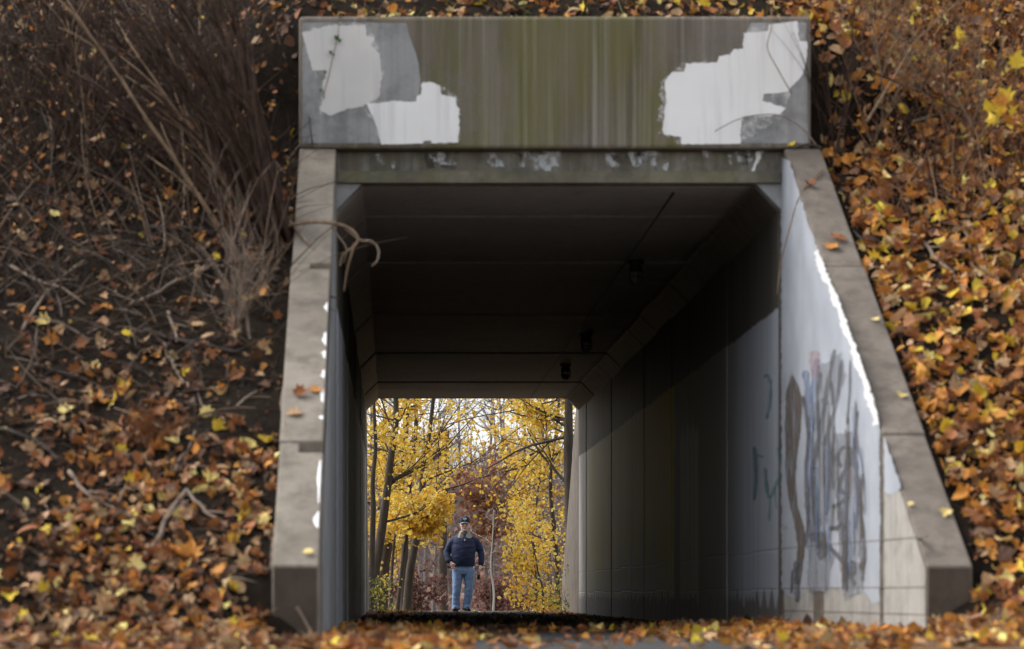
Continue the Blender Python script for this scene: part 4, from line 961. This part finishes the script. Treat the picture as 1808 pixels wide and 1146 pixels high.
# centre: copper oak, birch, red shrubs
COP = [(.26,.11,.055), (.32,.15,.085), (.20,.08,.045), (.36,.20,.12)]
b = gz(868, 84); tree('oak_sapling', 'young oak with copper brown leaves just right of the man', 'tree', b, [b, P(868,1000,84), P(872,940,84), P(880,880,84), P(884,850,84)], .03, fan(14, rw, 0, .3, 1, .9, .6, (-.1, .6)), 1900, COP, 21, .12, .2)
b = gz(869, 80); tree('birch_tree', 'thin white birch stem right of the man', 'tree', b, [b, P(872,1050,80), P(867,1010,80), P(867,985,80), P(869,960,80), P(872,900,80)], .028, fan(5, rw, 0, .6, 1, .7), 150, COP, 22, barkm='birch')
RED = [(.17,.07,.06), (.22,.10,.08), (.13,.055,.05), (.27,.15,.11)]
for px, Y, hh, lab, sd_ in [(742, 82, .9, 'dark red leaved shrub at the foot of the left trunks', 31), (870, 86, 1.0, 'dark red leaved shrub low right of the man behind the birch', 32), (905, 88, .9, 'reddish shrub below the right yellow trees', 33)]:
    b = Vector(gz(px, Y)); tree('red_shrub', lab, 'shrub', b, [b, b + Vector((.03,0,hh*.5)), b + Vector((0,0,hh))], .02, fan(14, rw, 0, .1, 1, .75, .8, (0, .9)), 1300, RED, sd_, .09, .12, group='red leaved shrubs beyond the tunnel')
GRN = [(.20,.20,.05), (.40,.36,.07), (.12,.14,.04), (.55,.44,.08)]
for px, Y, hh, n, lab, sd_ in [(668, 64.5, .5, 480, 'green and yellow shrub at the foot of the left far wing wall', 41), (990, 66, .4, 520, 'yellow green shrub at the foot of the right far wing wall', 42), (1016, 60.5, .8, 330, 'thin green vine shrub climbing the right far wing wall', 43)]:
    b = Vector(gz(px, Y)); tree('green_shrub', lab, 'shrub', b, [b, b + Vector((.02,0,hh*.5)), b + Vector((-.03,0,hh))], .012, fan(10, rw, 0, .05, 1, .4, .5, (.2, 1)), n, GRN, sd_, .055, .09, group='green shrubs beyond the tunnel')
b = gz(772, 78); tree('bare_tree', 'broad grey trunk standing behind the man at left', 'tree', (gz(783,96)), [gz(783,96), P(782,1000,96), P(783,940,96), P(786,860,96), P(790,760,96)], .15, fan(12, rw, 0, .25, 1, 2.4), 500, COP, 51, barkm='bark')
# leafless trees further back: told apart by their trunks
proto = []
for s in range(3):
    rng = random.Random(200 + s); m = MB(); pts = [Vector((0,0,-.2))]; d = Vector((rng.uniform(-.06,.06), 0, 1))
    for k in range(8): d = (d + Vector((rng.gauss(0,.05), rng.gauss(0,.05), .05))).normalized(); pts.append(pts[-1] + d * 1.25)
    m.tube(pts, [.13 * (1.05 - .1 * k) for k in range(9)], 7); l = MB(); tips = []
    for k in range(20): grow(l, pts[rng.randint(2, 8)], Vector((rng.gauss(0,1), rng.gauss(0,1), rng.uniform(.2,1))).normalized(), rng.uniform(1.2, 2.8), .035, 2, tips, rng)
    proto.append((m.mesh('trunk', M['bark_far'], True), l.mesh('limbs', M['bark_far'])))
rng = random.Random(300)
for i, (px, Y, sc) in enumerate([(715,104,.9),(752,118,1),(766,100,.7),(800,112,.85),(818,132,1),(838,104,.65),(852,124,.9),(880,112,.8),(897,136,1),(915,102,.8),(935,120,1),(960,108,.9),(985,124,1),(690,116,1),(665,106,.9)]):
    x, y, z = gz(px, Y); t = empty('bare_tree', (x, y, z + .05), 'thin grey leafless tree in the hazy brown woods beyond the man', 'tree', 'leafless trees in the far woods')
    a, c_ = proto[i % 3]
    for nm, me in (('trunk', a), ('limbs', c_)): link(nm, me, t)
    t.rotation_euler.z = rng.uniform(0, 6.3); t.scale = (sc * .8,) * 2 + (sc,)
m = MB(); rng = random.Random(301)
for i in range(520):
    Y = rng.uniform(138, 330); u = rng.uniform(-.03, .08) if i < 380 else rng.uniform(-.25, .3); x = u * Y; z = ground_z(x, Y); hgt = rng.uniform(3.5, 8.5); r = rng.uniform(.05, .14)
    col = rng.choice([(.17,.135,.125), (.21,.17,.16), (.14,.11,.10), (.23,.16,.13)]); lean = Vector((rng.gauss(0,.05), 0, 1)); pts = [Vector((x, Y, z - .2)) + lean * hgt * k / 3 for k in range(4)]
    m.tube(pts, [r, r*.8, r*.5, r*.12], 4, col, False)
    for k in range(26):
        h = rng.uniform(.12, 1); q = pts[0] + lean * hgt * h; d = Vector((rng.gauss(0,1), rng.gauss(0,.5), rng.uniform(.2,1.3))).normalized(); ln = rng.uniform(.8, 2.4) * (1.2 - h * .6)
        e = q + d * ln; m.tube([q, q + d * ln * .5 + Vector((0,0,.06)), e], [.035, .025, .012], 3, col, False)
        for s in range(3):
            g0 = q + d * ln * rng.uniform(.3, 1); m.tube([g0, g0 + (d + Vector((rng.gauss(0,.8), rng.gauss(0,.4), rng.gauss(.2,.5)))) * .7], [.018, .008], 3, col, False)
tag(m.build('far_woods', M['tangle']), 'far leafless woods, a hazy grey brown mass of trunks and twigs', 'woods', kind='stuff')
L = MB(); rng = random.Random(302); UC = [(.26,.15,.11), (.32,.20,.15), (.22,.12,.10), (.36,.24,.17), (.28,.19,.165)]
for i in range(13000):
    Y = rng.uniform(92, 300); x = rng.uniform(-.04, .085) * Y; z = ground_z(x, Y)
    fol_leaf(None, L, Vector((x, Y, z + abs(rng.gauss(0, 1.6)) * (.5 + Y / 200) * (.6 + nz(x*.5, Y*.1, 7)))), rng.uniform(.12, .26), rng, UC)
tag(L.build('far_underbrush', M['foliage']), 'faded reddish brown brush on the floor of the far woods', 'brush', kind='stuff')
# ------------------------------------------------------------------ the man
def ring_loft(rings, n=20):
    """rings: (centre, rx, ry, axis) ; closed tube with rounded ends"""
    m = MB()
    for i, (c_, rx, ry, ax) in enumerate(rings):
        ax = Vector(ax).normalized(); a = Vector((1,0,0)); a = (a - ax * a.dot(ax)); a.normalize(); b_ = ax.cross(a)
        for k in range(n):
            t = 2 * math.pi * k / n; m.v.append(tuple(Vector(c_) + a * rx * math.cos(t) + b_ * ry * math.sin(t)))
    for i in range(len(rings) - 1):
        for k in range(n): k2 = (k+1) % n; m.f.append((i*n+k, i*n+k2, (i+1)*n+k2, (i+1)*n+k))
    m.f.append(tuple(range(n))[::-1]); m.f.append(tuple((len(rings)-1)*n + k for k in range(n))); return m
def limb(pts, n=14):      # (x,y,z,rx,ry)
    out = []
    for i, q in enumerate(pts):
        a = Vector(pts[max(i-1,0)][:3]); b = Vector(pts[min(i+1,len(pts)-1)][:3]); out.append((q[:3], q[3], q[4], (b - a)))
    return ring_loft(out, n)
def ball(c_, r, sx=1, sy=1, sz=1):
    m = MB(); n = 10
    return limb([(c_[0], c_[1], c_[2] + sz*r*math.cos(math.pi*k/n), max(.001, sx*r*math.sin(math.pi*k/n)), max(.001, sy*r*math.sin(math.pi*k/n))) for k in range(n, -1, -1)], 14)
def fuse(parts, voxel, name, mat, parent, smooth_it=6, warp=None):
    m = MB()
    for q in parts: m.add(q.v, q.f)
    me = m.mesh('tmp'); bm = bmesh.new(); bm.from_mesh(me); bmesh.ops.recalc_face_normals(bm, faces=bm.faces); bm.to_mesh(me); bm.free()
    o = bpy.data.objects.new('tmp', me); COL.objects.link(o)
    r = o.modifiers.new('r', 'REMESH'); r.mode = 'VOXEL'; r.voxel_size = voxel
    s_ = o.modifiers.new('s', 'SMOOTH'); s_.iterations = smooth_it; s_.factor = .5
    dg = bpy.context.evaluated_depsgraph_get(); me2 = bpy.data.meshes.new_from_object(o.evaluated_get(dg)); bpy.data.objects.remove(o)
    if warp:
        me2.update(); nn = [v.normal.copy() for v in me2.vertices]
        for v, k in zip(me2.vertices, nn): v.co += k * warp(v.co)
    me2.materials.clear(); me2.materials.append(mat); me2.polygons.foreach_set('use_smooth', [True] * len(me2.polygons)); me2.name = name
    return link(name, me2, parent)
MX = P(818, 1080, 62.4).x
man = empty('person', (MX, 62.4, ground_z(MX, 62.4) + .006), 'man in navy jacket, blue jeans and dark cap standing beyond the tunnel', 'person')
M['skin'] = plain('ruddy_skin', (.74,.46,.37), .5, 25, .2); M['navy'] = plain('navy_jacket_cloth', (.018,.026,.065), .75, 60, .3)
M['denim'] = plain('faded_denim', (.24,.37,.60), .85, 18, .45); M['shoe'] = plain('black_shoe_leather', (.015,.014,.014), .4); M['sole'] = plain('shoe_sole', (.05,.045,.04), .8)
M['fleece'] = plain('grey_fleece_collar', (.30,.27,.23), .95, 90, .5); M['cap_cloth'] = plain('dark_navy_cap', (.014,.018,.036), .8); M['cap_white'] = plain('white_emblem', (.7,.7,.7), .6)
M['hair'] = plain('grey_hair', (.42,.40,.38), .8, 120, .5); M['eye'] = plain('dark_eye', (.02,.017,.015), .3); M['lip'] = plain('lips', (.33,.13,.11), .5); M['blackitem'] = plain('black_case', (.02,.02,.02), .45); M['shirt'] = plain('grey_shirt', (.06,.065,.068), .9)
hx = .027
def fingers(c_, dirs, r=.009):
    return [limb([(*(Vector(c_) + Vector(a) * 0), r, r), (*(Vector(c_) + Vector(b_) * .55), r, r), (*(Vector(c_) + Vector(b_)), r*.75, r*.75)], 8) for a, b_ in dirs]
# body: head with brow, nose, jaw, ears; neck, trunk, arms with hands, legs
head = [limb([(hx,-.045,1.502,.030,.030),(hx,-.035,1.515,.052,.055),(hx,-.02,1.545,.066,.078),(hx,-.008,1.585,.076,.094),(hx,0,1.63,.081,.102),(hx,.004,1.68,.082,.104),(hx,.008,1.725,.074,.094),(hx,.01,1.757,.045,.06)], 20),
    limb([(hx,-.108,1.650,.011,.012),(hx,-.122,1.612,.017,.020),(hx,-.112,1.600,.020,.012)], 10), ball((hx-.084,.01,1.625), .03, .45, .6, 1), ball((hx+.084,.01,1.625), .03, .45, .6, 1),
    ball((hx,-.088,1.662), .03, 1.9, .5, .42), ball((hx,-.080,1.527), .02, 1.3, .9, .8), ball((hx-.045,-.066,1.60), .024), ball((hx+.045,-.066,1.60), .024), ball((hx,-.093,1.566), .02, 1.5, .6, .55)]
neck = limb([(.02,.02,1.38,.075,.07),(.022,.01,1.45,.062,.062),(hx,0,1.53,.058,.06)])
trunk_ = limb([(0,0,.76,.15,.11),(0,0,.88,.17,.12),(0,-.01,1.02,.17,.125),(0,0,1.2,.175,.12),(.01,.01,1.34,.15,.09),(.015,.015,1.41,.09,.065)])
armL = limb([(-.165,.01,1.345,.042,.042),(-.245,.015,1.25,.042,.042),(-.325,.02,1.12,.040,.040),(-.29,-.05,1.01,.036,.036),(-.235,-.105,.915,.028,.026)])
armR = limb([(.205,.01,1.345,.042,.042),(.275,.015,1.25,.042,.042),(.335,.02,1.12,.040,.040),(.335,-.03,.98,.035,.035),(.318,-.055,.86,.027,.026)])
handL = [limb([(-.232,-.108,.915,.027,.022),(-.205,-.125,.885,.040,.018),(-.185,-.128,.845,.040,.016)], 12)] + [limb([(-.17-.018*k,-.13,.85,.009,.009),(-.165-.018*k,-.135,.815-.004*k,.009,.009),(-.162-.018*k,-.128,.785+.006*k,.007,.007)], 8) for k in range(4)] + [limb([(-.20,-.138,.895,.012,.012),(-.165,-.150,.888,.010,.010),(-.140,-.150,.878,.008,.008)], 8)]
handR = [limb([(.318,-.056,.865,.027,.022),(.312,-.065,.82,.022,.040),(.308,-.07,.775,.020,.042)], 12)] + [limb([(.310,-.102+.021*k,.78,.009,.009),(.302,-.108+.022*k,.748,.009,.009),(.282,-.104+.022*k,.728-.003*k,.009,.009),(.268,-.100+.022*k,.742,.007,.007)], 8) for k in range(4)] + [limb([(.305,-.098,.825,.012,.012),(.288,-.118,.79,.010,.010),(.274,-.118,.762,.008,.008)], 8)]
legs = []
for s, hip, kn, an in ((-1, (-.10,0,.80), (-.130,-.02,.42), (-.143,.02,.07)), (1, (.10,0,.80), (.105,-.02,.42), (.060,.02,.07))):
    legs.append(limb([(*hip,.085,.09), ((hip[0]+kn[0])/2, -.01, .62, .072, .078), (*kn,.052,.055), ((kn[0]+an[0])/2, .015, .27, .05, .055), (*an,.034,.038), (an[0], -.06, .045, .035, .035)]))
fuse(head + [neck, trunk_, armL, armR] + handL + handR + legs, .0065, 'body', M['skin'], man, 3)
fold = lambda k, a: (lambda c_: a * (noise.noise(Vector((c_.x * k, c_.y * k, c_.z * k * 2.2))) + .5 * noise.noise(Vector((c_.x * k * 2.3, c_.y * k * 2.3 + 5, c_.z * k * 5)))))
jk = [limb([(0,0,.845,.215,.15),(0,0,.86,.222,.158),(0,-.005,.90,.212,.155),(0,-.01,.94,.222,.17),(0,-.012,1.05,.222,.172),(.005,-.005,1.2,.238,.168),(.012,.005,1.33,.225,.142),(.018,.01,1.405,.175,.115),(.022,.012,1.455,.12,.09),(.024,.01,1.475,.085,.08)], 28),
    limb([(-.120,.01,1.36,.070,.075),(-.190,.012,1.32,.082,.078),(-.262,.018,1.21,.072,.072),(-.312,.02,1.10,.066,.066),(-.302,-.03,1.03,.063,.062),(-.275,-.075,.96,.060,.056),(-.245,-.098,.922,.046,.042)], 18),
    limb([(.160,.01,1.36,.070,.075),(.230,.012,1.32,.082,.078),(.294,.018,1.21,.073,.072),(.335,.02,1.10,.066,.066),(.338,-.01,1.0,.062,.062),(.335,-.038,.92,.060,.058),(.325,-.05,.865,.048,.046)], 18)]
fuse(jk, .011, 'jacket', M['navy'], man, 10, fold(6, .007))
jn = [limb([(0,0,.70,.165,.125),(0,0,.78,.192,.138),(0,0,.87,.195,.135)], 24)]
for kx in ((-.105,-.125,-.137,-.140), (.105,.108,.095,.062)):
    jn.append(limb([(kx[0],0,.80,.105,.125),(kx[0],-.005,.68,.104,.115),(kx[0]*.5+kx[1]*.5,-.01,.56,.090,.10),(kx[1],-.02,.42,.080,.088),(kx[2],-.005,.28,.076,.084),(kx[3],.01,.14,.076,.086),(kx[3],.0,.06,.080,.095),(kx[3],-.005,.035,.080,.10)], 20))
fuse(jn, .010, 'jeans', M['denim'], man, 3, fold(7, .006))
for x, tx in ((-.142, -.02), (.064, .03)):
    sh_ = fuse([limb([(x, .085, .05, .036, .045), (x, .03, .06, .042, .055), (x + tx*.4, -.06, .05, .046, .045), (x + tx, -.14, .04, .046, .034), (x + tx*1.1, -.185, .035, .030, .026)], 14)], .008, 'shoe', M['shoe'], man, 2)
    m = MB(); o_ = [(x-.036,.115),(x-.044,.03),(x-.05+tx*.4,-.07),(x-.05+tx,-.15),(x-.03+tx,-.205),(x+.03+tx,-.205),(x+.05+tx,-.15),(x+.05+tx*.4,-.07),(x+.044,.03),(x+.036,.115)]
    n = len(o_); m.v = [(a, b_, 0) for a, b_ in o_] + [(a, b_, .022) for a, b_ in o_]; m.f = [tuple(range(n)), tuple(range(n, 2*n))[::-1]] + [(k, n+k, n+(k+1) % n, (k+1) % n) for k in range(n)]; m.build('sole', M['sole'], sh_)
# collar flaps, shirt, zip
for s in (-1, 1):
    m = MB(); q = [(.024 + s*.012, -.105, 1.385), (.024 + s*.105, -.118, 1.375), (.024 + s*.135, -.085, 1.41), (.024 + s*.10, -.02, 1.49), (.024 + s*.062, -.075, 1.50)]
    m.v = q + [(x, y + .022, z - .006) for x, y, z in q]; n = 5; m.f = [tuple(range(n)), tuple(range(n, 2*n))[::-1]] + [(k, (k+1) % n, n+(k+1) % n, n+k) for k in range(n)]
    bevel(m.build('collar_flap', M['fleece'], man), .008)
m = limb([(.024,.07,1.44,.10,.03),(.024,.075,1.50,.09,.025),(.024,.06,1.525,.075,.02)]); m.build('collar_back', M['fleece'], man, True)
m = limb([(.024,-.045,1.36,.05,.06),(.024,-.035,1.44,.062,.062),(.026,-.02,1.488,.063,.066)], 14); m.build('shirt', M['shirt'], man, True)
m = MB(); m.box((.018,-.195,1.325), (.034,-.165,1.352)); bevel(m.build('zip_pull', M['cap_white'], man), .004)
m = MB(); m.tube([(.022,-.178,1.06),(.024,-.182,1.20),(.024,-.172,1.33),(.024,-.14,1.38)], .005, 5); m.build('zip', M['blackitem'], man)
# cap
capm = limb([(hx,.004,1.668,.098,.118),(hx,.004,1.70,.100,.120),(hx,.008,1.74,.094,.112),(hx,.012,1.772,.072,.086),(hx,.014,1.79,.04,.05),(hx,.014,1.796,.006,.008)], 24); cp = capm.build('cap', M['cap_cloth'], man, True)
m = MB(); N = 12
for top in (0, 1):
    for i in range(N + 1):
        a = math.pi * i / N; x = math.cos(a); y = -math.sin(a)
        m.v += [(hx + x*.094, -.02 + y*.09, 1.678 + .007*top - .02*0), (hx + x*.092, -.03 + y*.130, 1.672 + .007*top - .028*(x*x) - .012)]
k0 = 2*(N+1)
for i in range(N):
    a = 2*i; m.f += [(a, a+1, a+3, a+2), (k0+a, k0+a+2, k0+a+3, k0+a+1), (a+1, k0+a+1, k0+a+3, a+3)]
m.build('brim', M['cap_cloth'], cp)
m = MB(); m.tube([(hx + .093*math.cos(math.pi*i/N), -.03 - .131*math.sin(math.pi*i/N), 1.667 - .028*math.cos(math.pi*i/N)**2) for i in range(N+1)], .0055, 5); m.build('brim_edge', M['cap_white'], cp)
m = MB(); m.v = [(hx-.026,-.1135,1.755),(hx+.026,-.1135,1.755),(hx+.026,-.121,1.725),(hx,-.124,1.705),(hx-.026,-.121,1.725)]; m.v += [(x, y-.006, z) for x, y, z in m.v]; m.f = [(5,6,7,8,9)] + [(k, (k+1) % 5, 5+(k+1) % 5, 5+k) for k in range(5)]; m.build('emblem', M['cap_white'], cp)
m = MB(); m.v = [(hx-.011,-.122,1.746),(hx+.011,-.122,1.746),(hx+.009,-.129,1.728),(hx,-.131,1.718),(hx-.009,-.129,1.728)]; m.f = [(0,1,2,3,4)]; m.build('emblem_shield', M['cap_cloth'], cp)
fuse([ball((hx-.078,.03,1.645), .035, .4, 1.1, 1), ball((hx+.078,.03,1.645), .035, .4, 1.1, 1), ball((hx,.075,1.63), .05, 1.4, .8, 1)], .007, 'hair', M['hair'], man, 2)
for s in (-1, 1):
    ball((hx + s*.034, -.094, 1.638), .011, 1.3, .6, .7).build('eye', M['eye'], man, True)
    m = MB(); m.tube([(hx + s*.016,-.103,1.655),(hx + s*.036,-.104,1.660),(hx + s*.056,-.092,1.655)], .005, 5); m.build('eyebrow', M['hair'], man)
m = MB(); m.tube([(hx-.027,-.100,1.565),(hx,-.108,1.567),(hx+.027,-.100,1.565)], .0045, 5); m.build('mouth', M['lip'], man)
# what he holds
t = empty('camera_case', (MX + .285, 62.4 - .095, man.location.z + .735), 'small black case with a strap hanging from the right hand of the man', 'case')
m = MB(); m.box((-.028,-.03,-.135), (.028,.03,-.045)); bevel(m.build('case_body', M['blackitem'], t), .01)
m = MB(); m.tube([(-.02,0,-.05),(-.012,0,.0),(0,0,.012),(.012,0,.0),(.02,0,-.05)], .006, 6); m.build('strap', M['blackitem'], t)
